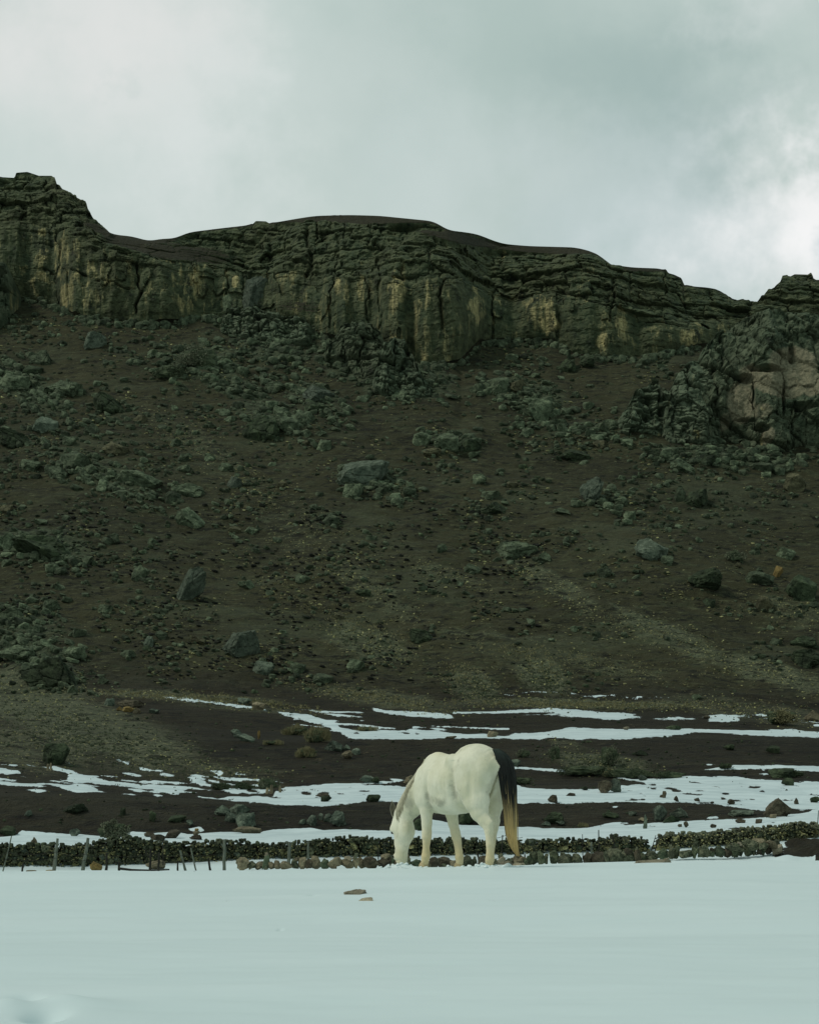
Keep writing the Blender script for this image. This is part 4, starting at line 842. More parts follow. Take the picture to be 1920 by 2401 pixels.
# ------------------------------------------------------------------ rubble too small and many to count
def scatter(name, pts, mats_tilt, mat, sub=1, sink=.3, nvar=10, label=None):
    base = [(rock_verts if sub < 1 else blocky)(sub, 400+i, *((7, .05, .2) if sub < 1 else (.12,))) for i in range(nvar)]
    Vs, Fs, off, To = [], [], 0, []
    for (u, v, w, h, tl) in pts:
        p = hit(u, v); s = p[1]/F; V, Fc = base[random.randrange(nvar)]
        a = random.uniform(0, 6.28); ca, sa = math.cos(a), math.sin(a)
        Q = np.stack([(V[:, 0]*ca-V[:, 1]*sa)*w*s/2, (V[:, 0]*sa+V[:, 1]*ca)*w*s/2, V[:, 2]*h*s/2*1.3], -1)
        t = R(tl); ct, st_ = math.cos(t), math.sin(t)
        Q = np.stack([Q[:, 0]*ct+Q[:, 2]*st_, Q[:, 1], -Q[:, 0]*st_+Q[:, 2]*ct], -1)
        Vs.append(Q+[p[0], p[1], p[2]+h*s*.12]); Fs.append(Fc+off); off += len(V); To.append(np.full(len(V), random.uniform(-.45, .95)*random.random()))
    me = mesh_from(name, np.concatenate(Vs), np.concatenate(Fs), False, {'tone': np.concatenate(To)})
    return obj(name, me, mat, kind='stuff', label=label)
def cloud(nn, u0, u1, v0, v1, wa, wb, bias, pw=2.2, asp=(.35, .75), hillonly=True, tl=(0, 24)):
    out = []; t_ = 0
    while len(out) < nn and t_ < nn*30:
        t_ += 1; u = rng.uniform(u0, u1); v = rng.uniform(v0, v1)
        if hillonly and (v < np.interp(u, cu, VB)+6 or (u > 1445 and 900 < v < 1045) or (u > 1640 and v < 1050)): continue
        if clump(u, v)+bias(u, v) < rng.uniform(-.3, .9): continue
        w = wa+(wb-wa)*rng.random()**pw; out.append((u, v, w, w*rng.uniform(*asp), rng.uniform(*tl) if u < 1000 else rng.uniform(-6, 14)))
    return out
lf = lambda u, v: (.45 if u < 420 else 0)+(.15 if v < 1300 else -.35)
scatter('rubble', cloud(3300, -120, 2040, 740, 1625, 5, 20, lf, 2.2), 0, M_GREEN, 1, label='loose green-grey stones strewn thickly over the dark slope')
scatter('dark_rubble', cloud(2200, -120, 2040, 740, 1625, 5, 16, lf, 2.4), 0, M_DARK, 1, label='dark mossy stones strewn over the slope')
scatter('pale_chips', cloud(5200, -120, 2040, 740, 1640, 2.0, 10, lambda u, v: -.25+.5*float(vn(np.array(u/60.), np.array(v/22.), np.array(3.3), 12)), 3., (.16, .45)), 0, M_CHIP, 0, label='yellowish stone chips sprinkled over the slope')
scatter('dark_hollow_spots', cloud(1500, -100, 1300, 1180, 1600, 4, 16, lambda u, v: .1, 2.6, (.2, .5)), 0, M_BLACK, 1, label='near-black lumps standing in for shaded hollows, peppering the lower left slope')  # dark lumps added where the slope has shaded hollows
rk = [(u, np.interp(u, cu, VB)+rng.uniform(-3, 6)+12*rng.random()**2, w, w*rng.uniform(.45, .9), rng.uniform(-15, 15)) for u, w in ((rng.uniform(-100, 1640), 5+20*rng.random()**2.2) for _ in range(720))]
for (cx, cy, a, b, ang, w_) in RK:
    for _ in range(int(a*b/30)):
        x_, y_ = rng.normal(0, .5, 2); ca, sa = math.cos(R(ang)), math.sin(R(ang)); w = 6+26*rng.random()**2.6
        u_p, v_p = cx+a*x_*ca-b*y_*sa, cy+a*x_*sa+b*y_*ca
        if v_p > np.interp(u_p, cu, VB)+4: rk.append((u_p, v_p, w, w*rng.uniform(.32, .7), ang*.9+rng.uniform(-14, 14)))
scatter('rock_heaps', rk, 0, M_GREEN, 2, label='piled broken stones in dense patches on the upper slope')
gr = []
for (cx, cy, a, b, ang, w_) in GR[:27]:
    for _ in range(int(min(420, a*b/11)*w_)):
        x_, y_ = rng.normal(0, .55, 2); ca, sa = math.cos(R(ang)), math.sin(R(ang)); w = 1.8+4*rng.random()**2
        u_p, v_p = cx+a*x_*ca-b*y_*sa, cy+a*x_*sa+b*y_*ca
        if v_p < 1940: gr.append((u_p, v_p, w, w*rng.uniform(.5, .9), 0))
scatter('gravel', gr[::2], 0, M_CHIP, 0, label='pale gravel and chips covering the lower slope and terraces')
scatter('dark_gravel', gr[1::2], 0, M_GREEN, 0, label='grey-green gravel covering the lower slope and terraces')
tb = [(rng.uniform(-100, 2020), rng.uniform(1660, 1945), 2+8*rng.random()**3, 0, 0) for _ in range(1500)]
tb = [q for q in tb if ms[int(q[1])-PY0, int(q[0])-PX0] < .3 or rng.random() < .06]
scatter('terrace_pebbles', [(u, v, w, w*.6, 0) for u, v, w, _, _ in tb], 0, M_DARK, 0, label='small dark stones dotting terraces and snow edges')

# ------------------------------------------------------------------ dry stone walls
STONE = [blocky(3, 700+i, .16) if i % 3 == 0 else rock_verts(3, 700+i, 9, .10, .3) for i in range(12)]
STONEL = [blocky(1, 720+i, .14) for i in range(12)]
_st = {}
def stone_me(k, mat):
    if (k, mat.name) not in _st:
        me = mesh_from('stone', *STONE[k], False); me.materials.append(mat); _st[(k, mat.name)] = me
    return _st[(k, mat.name)]
def curve(pts): a = np.array(pts, float); return lambda u: float(np.interp(u, a[:, 0], a[:, 1]))
def stone_wall(label, Yf, u0, u1, top, bot, wst, hst, matw, nmax=300, thick=.55, smalltop=True, frame=(0, 1920), slopeY=0):
    root = obj('dry_stone_wall', None); s = Yf/F
    um = (u0+u1)/2; root.location = ((um-960)*s, Yf, CH+(HZ-bot(um))*s); root['label'] = label; root['category'] = 'stone wall'
    org = np.array(root.location); cand = []
    vmin = min(top(u) for u in np.linspace(u0, u1, 60)); vmax = max(bot(u) for u in np.linspace(u0, u1, 60))
    r = 0; off = 0.
    while off < vmax-vmin+20:
        hh = hst*(1.25-.55*min(1, off/60.))*random.uniform(.9, 1.1); u = u0+random.uniform(0, wst)
        while u < u1:
            w = wst*random.uniform(.45, 1.7)*(1.2-.5*min(1, off/60.)); h = hh*random.uniform(.75, 1.4)
            if random.random() < .06: w *= 1.5; h *= 1.5
            vv = bot(u)-off-h*.45
            if vv > top(u)+random.uniform(2, 8) and off <= bot(u)-top(u)+2: cand.append((u, vv, w*1.12, h*1.2))
            u += w*.96
        off += hh*.92
    Yof = lambda u: Yf+slopeY*(u-um)
    def tr(u, v, w, h, back=0.):
        Y = Yof(u)+back+random.uniform(-.07, .05); q = Y/F
        return np.array([(u-960)*q, Y, CH+(HZ-v)*q]), np.array([w*q/2, random.uniform(.11, .17), h*q/2]), (random.uniform(-.4, .4), random.uniform(-.55, .55), random.uniform(-.5, .5))
    inside = [c for c in cand if frame[0]-10 < c[0] < frame[1]+10]; inside.sort(key=lambda c: -c[2]*c[3])
    keep = inside[:nmax]; ks = set(keep); rest = [c for c in cand if c not in ks]
    for c in keep:
        p, sc_, ro = tr(*c); m = random.choice(matw)
        o = obj('stone', stone_me(random.randrange(12), m), parent=root); o.location = p-org; o.scale = sc_; o.rotation_euler = ro
    Vs, Fs, k0 = [], [], 0
    To = []
    def put(c, back):
        nonlocal k0
        To.append(np.full(len(STONEL[0][0]), random.uniform(-.5, .9)*random.random()))
        p, sc_, ro = tr(*c, back); V, Fc = STONEL[random.randrange(12)]
        Vs.append(V*sc_*([1, .35, 1] if back < -.1 else 1)+p-org); Fs.append(Fc+k0); k0 += len(V)
    for c in rest: put(c, 0)
    for c in cand[::1]: put((c[0]+random.uniform(-5, 5), c[1]+random.uniform(-3, 3), c[2]*1.15, c[3]*1.1), thick*.5)
    for c in cand[::2]: put((c[0]+random.uniform(-5, 5), c[1]+random.uniform(-3, 3), c[2]*1.3, c[3]*1.2), thick)
    st = int((u1-u0)/7)
    for i in range(st):                      # jagged small stones along the top
        u = u0+(u1-u0)*i/st+random.uniform(-2, 2)
        for b in (0, .25, .5): put((u+random.uniform(-3, 3), top(u)+random.uniform(-5, 8), random.uniform(4, 13), random.uniform(4, 13)), b)
    CV = []
    for i in range(int((u1-u0)*1.5)):
        u = random.uniform(u0, u1); put((u, random.uniform(top(u)+2, bot(u)), random.uniform(2, 5), random.uniform(2, 4)), -.14)
        if i % 2: CV.append(Vs.pop()); To.pop(); Fs.pop(); k0 -= len(CV[-1])
    obj('chips', mesh_from('chips', np.concatenate(CV), np.concatenate([STONEL[0][1]+j*len(CV[0]) for j in range(len(CV))]), False), M_CHIP, root, kind='stuff')
    obj('rubble_fill', mesh_from('rubble_fill', np.concatenate(Vs), np.concatenate(Fs), False, {'tone': np.concatenate(To)}), matw[1], root, kind='stuff')
    # a solid heart of packed earth and small stones
    us = np.linspace(u0+4, u1-4, 80); a = []
    for u in us:
        q = Yof(u)/F
        a.append([((u-960)*q, Yof(u)+.12, CH+(HZ-bot(u)-8)*q), ((u-960)*q, Yof(u)+.12, CH+(HZ-top(u)-7)*q), ((u-960)*q, Yof(u)+thick, CH+(HZ-top(u)-7)*q), ((u-960)*q, Yof(u)+thick, CH+(HZ-bot(u)-8)*q)])
    a = np.array(a).reshape(-1, 3)-org; i = np.arange(79)[:, None]*4
    Fc = np.concatenate([np.concatenate([i+k, i+k+1, i+k+5, i+k+4], 1) for k in range(3)])
    obj('wall_core', mesh_from('wall_core', a, Fc, False), M_CORE, root)
    return root
M_CORE = plain('packed_earth', (.008, .009, .006), (.02, .022, .014), 6)
botL = curve([(-320, 2040), (0, 2038), (200, 2039), (400, 2029), (600, 2020), (800, 2013), (1000, 2010), (1200, 2008), (1400, 2001), (1525, 2000)])
topL = curve([(-320, 1984), (0, 1984), (80, 1983), (170, 1985), (215, 1981), (240, 1972), (265, 1966), (310, 1968), (360, 1974), (440, 1980), (500, 1975), (570, 1974), (590, 1980), (640, 1982), (700, 1979), (760, 1972), (830, 1966), (900, 1972), (960, 1970), (1180, 1973), (1230, 1976), (1270, 1973), (1340, 1970), (1400, 1974), (1440, 1962), (1470, 1968), (1500, 1967), (1515, 1975), (1525, 1992)])
botR = curve([(1540, 1996), (1700, 1984), (1800, 1975), (1920, 1966)])
topR = curve([(1538, 1985), (1545, 1962), (1570, 1957), (1640, 1955), (1720, 1950), (1740, 1946), (1800, 1944), (1830, 1937), (1870, 1934), (1914, 1932), (1917, 1936)])
stone_wall('long dark dry stone wall running behind the horse from the left edge to the gap', 64.6, -320, 1522, topL, botL, 13.5, 10, [M_WALLD, M_WALLD, M_WALL, M_WALLD, M_WALL, M_LICH, M_GREEN, M_CHIP])
stone_wall('shorter dry stone wall climbing to the right beyond the gap', 64.6, 1541, 1916, topR, botR, 13, 10, [M_WALLD, M_WALL, M_WALL, M_WALLD, M_CHIP])
# low broken rows of stones along the snow edge, in front of the walls
def low_row(label, pts, Y, mats, seed):
    root = obj('low_stone_row', None, label=label, category='stone row'); g = random.Random(seed)
    um = pts[len(pts)//2][0]; p0 = np.array([(um-960)/F*Y, Y, ground_z((um-960)/F*Y, Y)]); root.location = p0
    for (u, v, w, h, m) in pts:
        q = Y/F; z = CH+(HZ-v+3)*q
        o = obj('stone', stone_me(g.randrange(12), m), parent=root)
        o.location = np.array([(u-960)*q, Y+g.uniform(-.15, .2), z])-p0; o.scale = (w*q/2*1.08, w*q/2*g.uniform(.7, 1), h*q/2*1.12); o.rotation_euler = (g.uniform(-.3, .3), g.uniform(-.25, .25), g.uniform(-.6, .6))
def rowpts(u0, u1, vb, w, h, mats, seed, vary=.35):
    g = random.Random(seed); u = u0; out = []
    while u < u1:
        w_ = w*g.uniform(.5, 1.5); h_ = h*1.12*g.uniform(1-vary, 1+vary); out.append((u+w_/2, vb(u)-h_*.42, w_, h_, g.choice(mats))); u += w_*.86
        if g.random() < .45: out.append((u-w_*.4, vb(u)-2, w_*.5, h_*.4, g.choice(mats)))
        if g.random() < .3: out.append((u-w_*.3, vb(u)-h_*.9, w_*.6, h_*.5, g.choice(mats)))
    return out
RM = [M_TAN, M_WALL, M_WALL, M_TAN, M_BROWN, M_TAN, M_GREEN]
low_row('low broken row of rounded stones along the snow edge left of the horse head', rowpts(556, 935, curve([(556, 2039), (700, 2038), (800, 2037), (935, 2035)]), 25, 22, RM+[M_PALE], 5), 60.5, RM, 1)
low_row('low row of tumbled stones seen behind the legs of the horse', rowpts(945, 1235, curve([(945, 2036), (1100, 2034), (1235, 2031)]), 24, 18, RM+[M_PALE], 8), 60.5, RM, 2)
low_row('low row of rough stones from the tail to the flat tan rock', rowpts(1240, 1482, curve([(1240, 2028), (1400, 2026), (1482, 2022)]), 23, 25, [M_WALL, M_WALL, M_BROWN, M_WALLD, M_TAN], 11), 60.5, RM, 3)
low_row('low row of grey stones climbing right toward the dark soil mound', rowpts(1486, 1832, curve([(1486, 2022), (1560, 2014), (1720, 2010), (1832, 2001)]), 23, 22, [M_WALL, M_GREEN, M_WALL, M_WALLD, M_BROWN], 14)+rowpts(1700, 1800, curve([(1700, 1998), (1800, 1990)]), 30, 18, [M_WALL, M_TAN], 15), 60.5, RM, 4)
def front_rock(u, v, w, h, m, Y, label, tilt=0, k=None, sink=.3, nm='stone', cat='stone'):
    q = Y/F; o = obj(nm, rock_mesh(random.randrange(16) if k is None else k, MATS[m]), label=label, category=cat)
    o.scale = (w*q/2, w*q/2*.6, h*q/2/(1-sink*.5)); o.location = ((u-960)*q, Y, CH+(HZ-v)*q-h*q*.1); o.rotation_euler = (0, R(tilt), random.uniform(-.2, .2)); return o
front_rock(1500, 2008, 34, 36, 'g', 60.9, 'smooth grey boulder in the gap between the two walls', nm='boulder', cat='boulder')
front_rock(1477, 2013, 26, 22, 'g', 60.7, 'smaller grey boulder left of the one in the wall gap', nm='boulder', cat='boulder')
front_rock(1525, 2004, 28, 20, 'g', 60.9, 'rough grey boulder right of the one in the wall gap', nm='boulder', cat='boulder')
front_rock(1524, 2027, 82, 22, 'p', 29.2, 'large flat tan rock lying on the snow edge below the wall gap', -3, 4, nm='flat_rock', cat='rock')
front_rock(1558, 2020, 30, 18, 'p', 29.3, 'rounded tan lump at the right end of the large flat tan rock', -3, 5, nm='flat_rock', cat='rock')
front_rock(1600, 2028, 34, 6, 'o', 29.0, 'thin ochre stone flat on the snow right of the large tan rock', -6, 3, nm='flat_rock', cat='rock')
front_rock(1732, 1988, 26, 26, 'p', 62.5, 'pale leaning block before the right wall', 30, nm='boulder', cat='boulder')
front_rock(1768, 1972, 50, 14, 't', 63.6, 'long tan slab lying against the foot of the right wall', -12, 6, nm='boulder', cat='boulder')
front_rock(1822, 1990, 30, 18, 'p', 60.5, 'pale rounded stone at the right end of the low stone row', -20, nm='boulder', cat='boulder')
front_rock(226, 2030, 30, 22, 'o', 62.6, 'ochre squared boulder at the foot of the left wall', 0, nm='boulder', cat='boulder')
front_rock(366, 2028, 48, 24, 't', 62.6, 'rough tan boulder at the foot of the left wall', 0, nm='boulder', cat='boulder')
front_rock(80, 1973, 18, 22, 't', 65.2, 'pointed tan stone standing on top of the left wall', 0, nm='stone')
front_rock(1186, 2026, 34, 16, 'p', 29.9, 'cracked pale slab in snow just right of the hind hooves', 0, 3, nm='flat_rock', cat='rock')
front_rock(1213, 2029, 44, 14, 'p', 29.9, 'longer cracked pale slab in snow below the tail tip', 4, 5, nm='flat_rock', cat='rock')
front_rock(1145, 2024, 14, 18, 'p', 60.0, 'square pale stone behind the far foreleg', 0)
front_rock(118, 2042, 24, 6, 'o', 30.0, 'reddish flat stone at the snow edge, left corner', 0, 3)
front_rock(74, 2043, 26, 6, 't', 30.0, 'small tan patch of stone at the far left snow edge', 0, 4)
for (u, v, w, h, lab) in ((837, 2083, 72, 12, 'larger of two grass-crusted tan stones half sunk in the foreground snow'), (860, 2105, 44, 6, 'smaller thin tan stone in the foreground snow, nearer than its neighbour')):
    Y = CH*F/(v+h*.3-HZ); q = Y/F; gz = ground_z((u-960)*q, Y)
    o = obj('flat_rock', rock_mesh(3 if w > 60 else 5, M_PALE), label=lab, category='rock'); o.scale = (w*q/2, w*q/2*.8, h*q*.55+.018); o.location = ((u-960)*q, Y, gz+h*q*.05); o.rotation_euler = (.06, .04, .7)

# ------------------------------------------------------------------ tubes, posts, twigs
def tube(pts, rad, sides=7, cap=True, wob=0.):
    pts = np.array(pts, float); n_ = len(pts); rad = np.broadcast_to(rad, (n_,))
    V = []
    for i in range(n_):
        t = pts[min(i+1, n_-1)]-pts[max(i-1, 0)]; t /= max(1e-9, np.linalg.norm(t))
        a = np.cross(t, [0, 1, 0] if abs(t[1]) < .9 else [1, 0, 0]); a /= np.linalg.norm(a); b = np.cross(t, a)
        for k in range(sides):
            th = 2*math.pi*k/sides; V.append(pts[i]+(a*math.cos(th)+b*math.sin(th))*rad[i]*(1+wob*random.uniform(-1, 1)))
    Fc = []
    for i in range(n_-1):
        for k in range(sides):
            k2 = (k+1) % sides; Fc.append((i*sides+k, i*sides+k2, (i+1)*sides+k2, (i+1)*sides+k))
    if cap:
        V.append(pts[0]); V.append(pts[-1]); a, b = len(V)-2, len(V)-1
        for k in range(sides):
            k2 = (k+1) % sides; Fc.append((a, k2, k, k)); Fc.append((b, (n_-1)*sides+k, (n_-1)*sides+k2, (n_-1)*sides+k2))
    return V, Fc
def clean_mesh(name, V, Fc, smooth=False):
    me = bpy.data.meshes.new(name); me.from_pydata([tuple(v) for v in V], [], [tuple(dict.fromkeys(f_)) for f_ in Fc]); me.update()
    if smooth: me.polygons.foreach_set('use_smooth', [True]*len(me.polygons))
    return me
def P(u, v, Y): return np.array([(u-960)*Y/F, Y, CH+(HZ-v)*Y/F])
def post_mesh(u1, v1, u0, v0, w, Y, extra=()):
    a, b = P(u0, v0+3, Y), P(u1, v1, Y); r = w*Y/F/2; N_ = 7
    pts = [a+(b-a)*t+np.array([random.uniform(-.18, .18)*r, 0, 0]) for t in np.linspace(0, 1, N_)]
    V, Fc = tube(pts, [r*(1.15-.3*t) for t in np.linspace(0, 1, N_)], 7, True, .16)
    for e in extra:
        V2, F2 = tube([P(*q, Y) for q in e], [r*.45]*len(e), 5, True, .1); Fc += [tuple(i+len(V) for i in f_) for f_ in F2]; V += V2
    V = np.array(V)-a
    return clean_mesh('post', V, Fc), a
fence = obj('wire_fence', None, label='broken wire fence of leaning grey posts standing before the left wall', category='fence', loc=P(280, 2042, 60.6)); fo = np.array(fence.location)
FP = [(28, 1960, 8, 2040, 3, 'w', ()), (136, 1966, 128, 2039, 7.5, 'w', ()), (208, 1965, 193, 2046, 8.5, 'w', ()), (56, 2024, 52, 2047, 5, 'd', ()), (251, 2000, 250, 2045, 6, 'd', ()), (280, 2020, 280, 2044, 5.5, 'd', ()),
      (354, 1990, 352, 2044, 6, 'd', (((353, 2015), (344, 2000), (340, 1990)), ((353, 2010), (362, 1996)))), (383, 1970, 383, 2026, 2.5, 'd', ()), (423, 1994, 436, 2040, 5, 'w', ()), (448, 1988, 460, 2039, 3.4, 'w', ()), (489, 2012, 494, 2039, 5, 'd', ()),
      (417, 2018, 417, 2039, 4, 'd', ()), (527, 1968, 526, 2040, 7.5, 'w', (((527, 1990), (519, 1978)),)), (374, 1998, 372, 2042, 5, 'd', ())]
for (u1, v1, u0, v0, w, m, ex) in FP:
    me, a = post_mesh(u1, v1, u0, v0, w, 60.6+random.uniform(-.2, .3), ex); obj('post', me, M_WOOD if m == 'w' else M_WOODD, fence, a-fo)
for vv in (2000, 2014):
    V, Fc = [], []
    tops = [(-20, vv+4), (16, vv), (132, vv-2), (201, vv+3), (251, vv+6), (353, vv+2), (430, vv+5), (527, vv-2)]
    pts = []
    for (a, b) in zip(tops[:-1], tops[1:]):
        for t in np.linspace(0, 1, 6)[:-1]: pts.append(P(a[0]+(b[0]-a[0])*t, a[1]+(b[1]-a[1])*t+5*math.sin(math.pi*t), 60.5))
    V, Fc = tube(np.array(pts)-fo, .006, 4); obj('wire', clean_mesh('wire', V, Fc), M_WOODD, fence)
fence2 = obj('wire_fence', None, label='thin dark fence posts in a line before the wall around and right of the horse', category='fence', loc=P(1100, 2020, 62.3)); fo2 = np.array(fence2.location)
for (u1, v1, u0, v0, w, m, ex) in [(679, 1974, 677, 2040, 8, 'w', (((679, 1984), (673, 1978), (672, 1972)),)), (723, 1972, 723, 2016, 5, 'w', ()), (887, 1984, 887, 2024, 2.5, 'd', ()), (957, 2000, 962, 2024, 4, 'd', ()), (1178, 1958, 1175, 2018, 3, 'd', ()), (1207, 2003, 1208, 2020, 3.5, 'd', ()),
                                  (1230, 2003, 1231, 2020, 3.5, 'd', ()), (1119, 1998, 1124, 2020, 4.5, 'd', ()), (1171, 2003, 1175, 2020, 4.5, 'd', ()), (1365, 1956, 1366, 2008, 2, 'd', ()), (1403, 1946, 1404, 2008, 3, 'd', ()), (1386, 1974, 1387, 2008, 5.5, 'w', ()), (1433, 1954, 1446, 2004, 3.5, 'd', (((1437, 1972), (1428, 1980), (1410, 1976)),))]:
    me, a = post_mesh(u1, v1, u0, v0, w, 62.3+random.uniform(-.2, .2), ex); obj('post', me, M_WOOD if m == 'w' else M_WOODD, fence2, a-fo2)
for vv, u0, u1 in ((2014, 1119, 1235), (1962, 1150, 1225), (1984, 1360, 1450)):
    V, Fc = tube([P(u0+(u1-u0)*t, vv+3*math.sin(t*9), 62.2)-fo2 for t in np.linspace(0, 1, 12)], .007, 4); obj('wire', clean_mesh('wire', V, Fc), M_WOODD, fence2)
def single(name, label, cat, paths, rad, mat, Y):
    V, Fc = [], []; o0 = P(*paths[0][0], Y)
    for p in paths:
        V2, F2 = tube([P(*q, Y)-o0 for q in p], np.linspace(rad, rad*.5, len(p))*Y/F, 5, True, .15); Fc += [tuple(i+len(V) for i in f_) for f_ in F2]; V += V2
    return obj(name, clean_mesh(name, V, Fc), mat, loc=o0, label=label, category=cat)
single('fallen_pole', 'dark fallen pole lying on snow below the left wall', 'pole', [[(278, 2036), (310, 2040), (350, 2041), (398, 2039)]], 3.4, M_WOODD, 59.5)
single('twig_hurdle', 'leaning twig ladder closing the gap between the two walls', 'hurdle', [[(1526, 1997), (1531, 1978), (1537, 1958)], [(1534, 1999), (1540, 1976), (1546, 1956)], [(1528, 1990), (1541, 1988)], [(1530, 1982), (1543, 1979)], [(1532, 1974), (1544, 1970)], [(1534, 1967), (1546, 1962)]], 1.4, M_WOODD, 64.0)
single('fence_post', 'thin lone post on the snow at the end of the right wall', 'post', [[(1914, 1958), (1916, 1930), (1918, 1900)]], 1.8, M_WOOD, 65.5)
single('dry_stick', 'tiny dark stick on snow below the horse muzzle', 'stick', [[(975, 2037), (982, 2039), (990, 2042), (994, 2043)], [(982, 2039), (979, 2036)]], 1.6, M_WOODD, 28.6)
single('dry_stick', 'thin brown twig lying on snow right of the tail, over the wall', 'stick', [[(1240, 1966), (1258, 1967), (1275, 1966)]], .9, M_WOODD, 70)
for (u, v, h, w, lab) in ((627, 1862, 15, 7, 'left of three tan stub posts under the dry bush'), (637, 1861, 21, 8, 'middle and tallest of three tan stub posts under the dry bush'), (657, 1858, 15, 6, 'right of three tan stub posts under the dry bush, by the snow'), (113, 1806, 15, 6, 'left tan stub post at the upper left snow streak'), (120, 1808, 19, 5, 'right tan stub post at the upper left snow streak')):
    p = hit(u, v); Y = p[1]; q = Y/F
    V, Fc = tube([(0, 0, -.1), (0, 0, h*q*.5), (w*q*.12, 0, h*q)], [w*q*.55, w*q*.5, w*q*.38], 6, True, .12)
    obj('stub_post', clean_mesh('stub_post', V, Fc), M_TAN, loc=p, label=lab, category='post')

# ------------------------------------------------------------------ bushes and tussocks
def shrub(u, v, w, h, label, mat, n_=900, leaf=.045, name='shrub', cat='shrub', spiky=0., Y=None, depth=.6):
    p = hit(u, v+h*.45) if Y is None else P(u, v+h*.45, Y); q = p[1]/F; W2, H2 = w*q/2, h*q
    root = obj(name, None, label=label, category=cat, loc=p)
    g = np.random.default_rng(int(u*7+v)); V, Fc = [], []
    nc = 9; cl_ = [(g.uniform(-.75, .75)*W2, g.uniform(-.6, .6)*W2*depth, 0) for _ in range(nc)]
    lobes = []
    for cx, cy, _ in cl_:
        hh = H2*math.sqrt(max(.08, 1-(cx/W2)**2))*g.uniform(.55, 1.); lobes.append((cx, cy, hh*.55, W2*g.uniform(.22, .38), hh*.5))
    for i in range(n_):
        cx, cy, cz, rx, rz = lobes[g.integers(nc)]; d = g.normal(size=3); d /= np.linalg.norm(d); r = g.uniform(.6, 1.05)
        c = np.array([cx+d[0]*rx*r, cy+d[1]*rx*r*depth*1.4, max(.01, cz+d[2]*rz*r)])
        if spiky: a = np.array([g.normal()*.25, g.normal()*.2, 1.])*leaf*2.2; b = np.cross(a, g.normal(size=3)); b *= leaf*.16/max(1e-6, np.linalg.norm(b))
        else: a = g.normal(size=3); a *= leaf*g.uniform(.5, 1)/np.linalg.norm(a); b = np.cross(a, g.normal(size=3)); b *= leaf*.45/max(1e-6, np.linalg.norm(b))
        k = len(V); V += [c-a*.5, c+b*.6, c+a*.6, c-b*.6]; Fc.append((k, k+1, k+2, k+3))
    obj('foliage', mesh_from('foliage', V, Fc, False), mat, root, kind='stuff')
    V, Fc = [], []
    for (cx, cy, cz, rx, rz) in lobes:
        V2, F2 = tube([(cx*.3, cy*.3, -.05), (cx*.7, cy*.7, cz*.6), (cx, cy, cz*1.3)], [.02, .014, .006], 4); Fc += [tuple(i+len(V) for i in f_) for f_ in F2]; V += V2
    obj('stem', clean_mesh('stem', V, Fc), M_WOODD, root)
    # matted heart of dead twigs
    Vr, Fr = rock_verts(2, int(u), 3, .25, .3); Vr = Vr*np.array([W2*.78, W2*.5*depth, H2*.42])+[0, 0, H2*.36]
    obj('mat', mesh_from('mat', Vr, Fr, False), M_SHRUBD, root); return root
shrub(264, 1946, 92, 46, 'large pale grey-green bush growing over the left wall', M_SHRUB, 4200, .075, Y=67.5)
shrub(630, 1836, 56, 34, 'dry olive bush above three tan stub posts on the terrace', M_SHRUB, 1500, .08)
shrub(575, 1842, 60, 20, 'low brown bush left of the dry olive bush', M_SHRUBD, 900, .07)
shrub(520, 1842, 56, 22, 'low green bush at the right end of the gravel tongue', M_SHRUBD, 900, .07)
shrub(722, 1764, 60, 24, 'small round tussock of dry grass on the brown terrace', M_GRASS, 1500, .10, 'grass_tussock', 'tussock', 1)
shrub(700, 1712, 80, 26, 'upper half of the long grassy bank beside the snow streak', M_GRASS, 1800, .10, 'grass_tussock', 'tussock', 1)
shrub(745, 1722, 70, 40, 'lower half of the long grassy bank beside the snow streak', M_GRASS, 1800, .10, 'grass_tussock', 'tussock', 1)
shrub(640, 1741, 50, 12, 'low dry tuft at the right end of the long tilted slab', M_GRASS, 500, .09, 'grass_tussock', 'tussock', 1)
shrub(1300, 1762, 34, 40, 'narrow pale bush on the bank right of the horse rump', M_SHRUB, 700, .07)
shrub(1430, 1770, 56, 56, 'tall loose bush on the bank, middle of the shrub belt', M_SHRUB, 900, .07)
shrub(1370, 1805, 130, 30, 'wide green bush at the left of the shrub belt above the snow', M_SHRUBD, 2600, .07)
shrub(1480, 1812, 130, 26, 'wide dark bush in the middle of the shrub belt above the snow', M_SHRUBD, 2600, .07)
shrub(1570, 1816, 90, 18, 'low dark bush tapering off at the right of the shrub belt', M_SHRUBD, 1500, .07)
shrub(1430, 1812, 36, 22, 'small yellowish bush in front of the shrub belt', M_GRASS, 700, .07)
shrub(1228, 1766, 40, 22, 'small greenish bush right of the black tail', M_SHRUB, 700, .07)
shrub(1222, 1830, 60, 22, 'dark green bush beside the middle of the tail', M_SHRUBD, 900, .07)
shrub(1850, 1812, 90, 22, 'dark bush between the two snow strips near the right edge', M_SHRUBD, 1500, .07)
shrub(1830, 1680, 90, 40, 'yellow-green bush where the slope meets the terraces at right', M_GRASS, 1600, .12)
shrub(1700, 1795, 40, 16, 'tiny bush left of the upper snow strip at right', M_SHRUBD, 500, .07)
shrub(860, 1708, 60, 14, 'thin dry tuft growing from the snow strip left of the withers', M_GRASS, 600, .08, 'grass_tussock', 'tussock', 1)
shrub(1362, 1935, 34, 10, 'thin dry tuft on the snow right of the tail', M_GRASS, 300, .06, 'grass_tussock', 'tussock', 1)
shrub(1720, 1300, 60, 30, 'pale bush between boulders on the right-hand slope', M_SHRUB, 700, .14)
shrub(470, 835, 120, 60, 'lichen-grey thicket below the left cliff faces', M_SHRUB, 3600, .22)
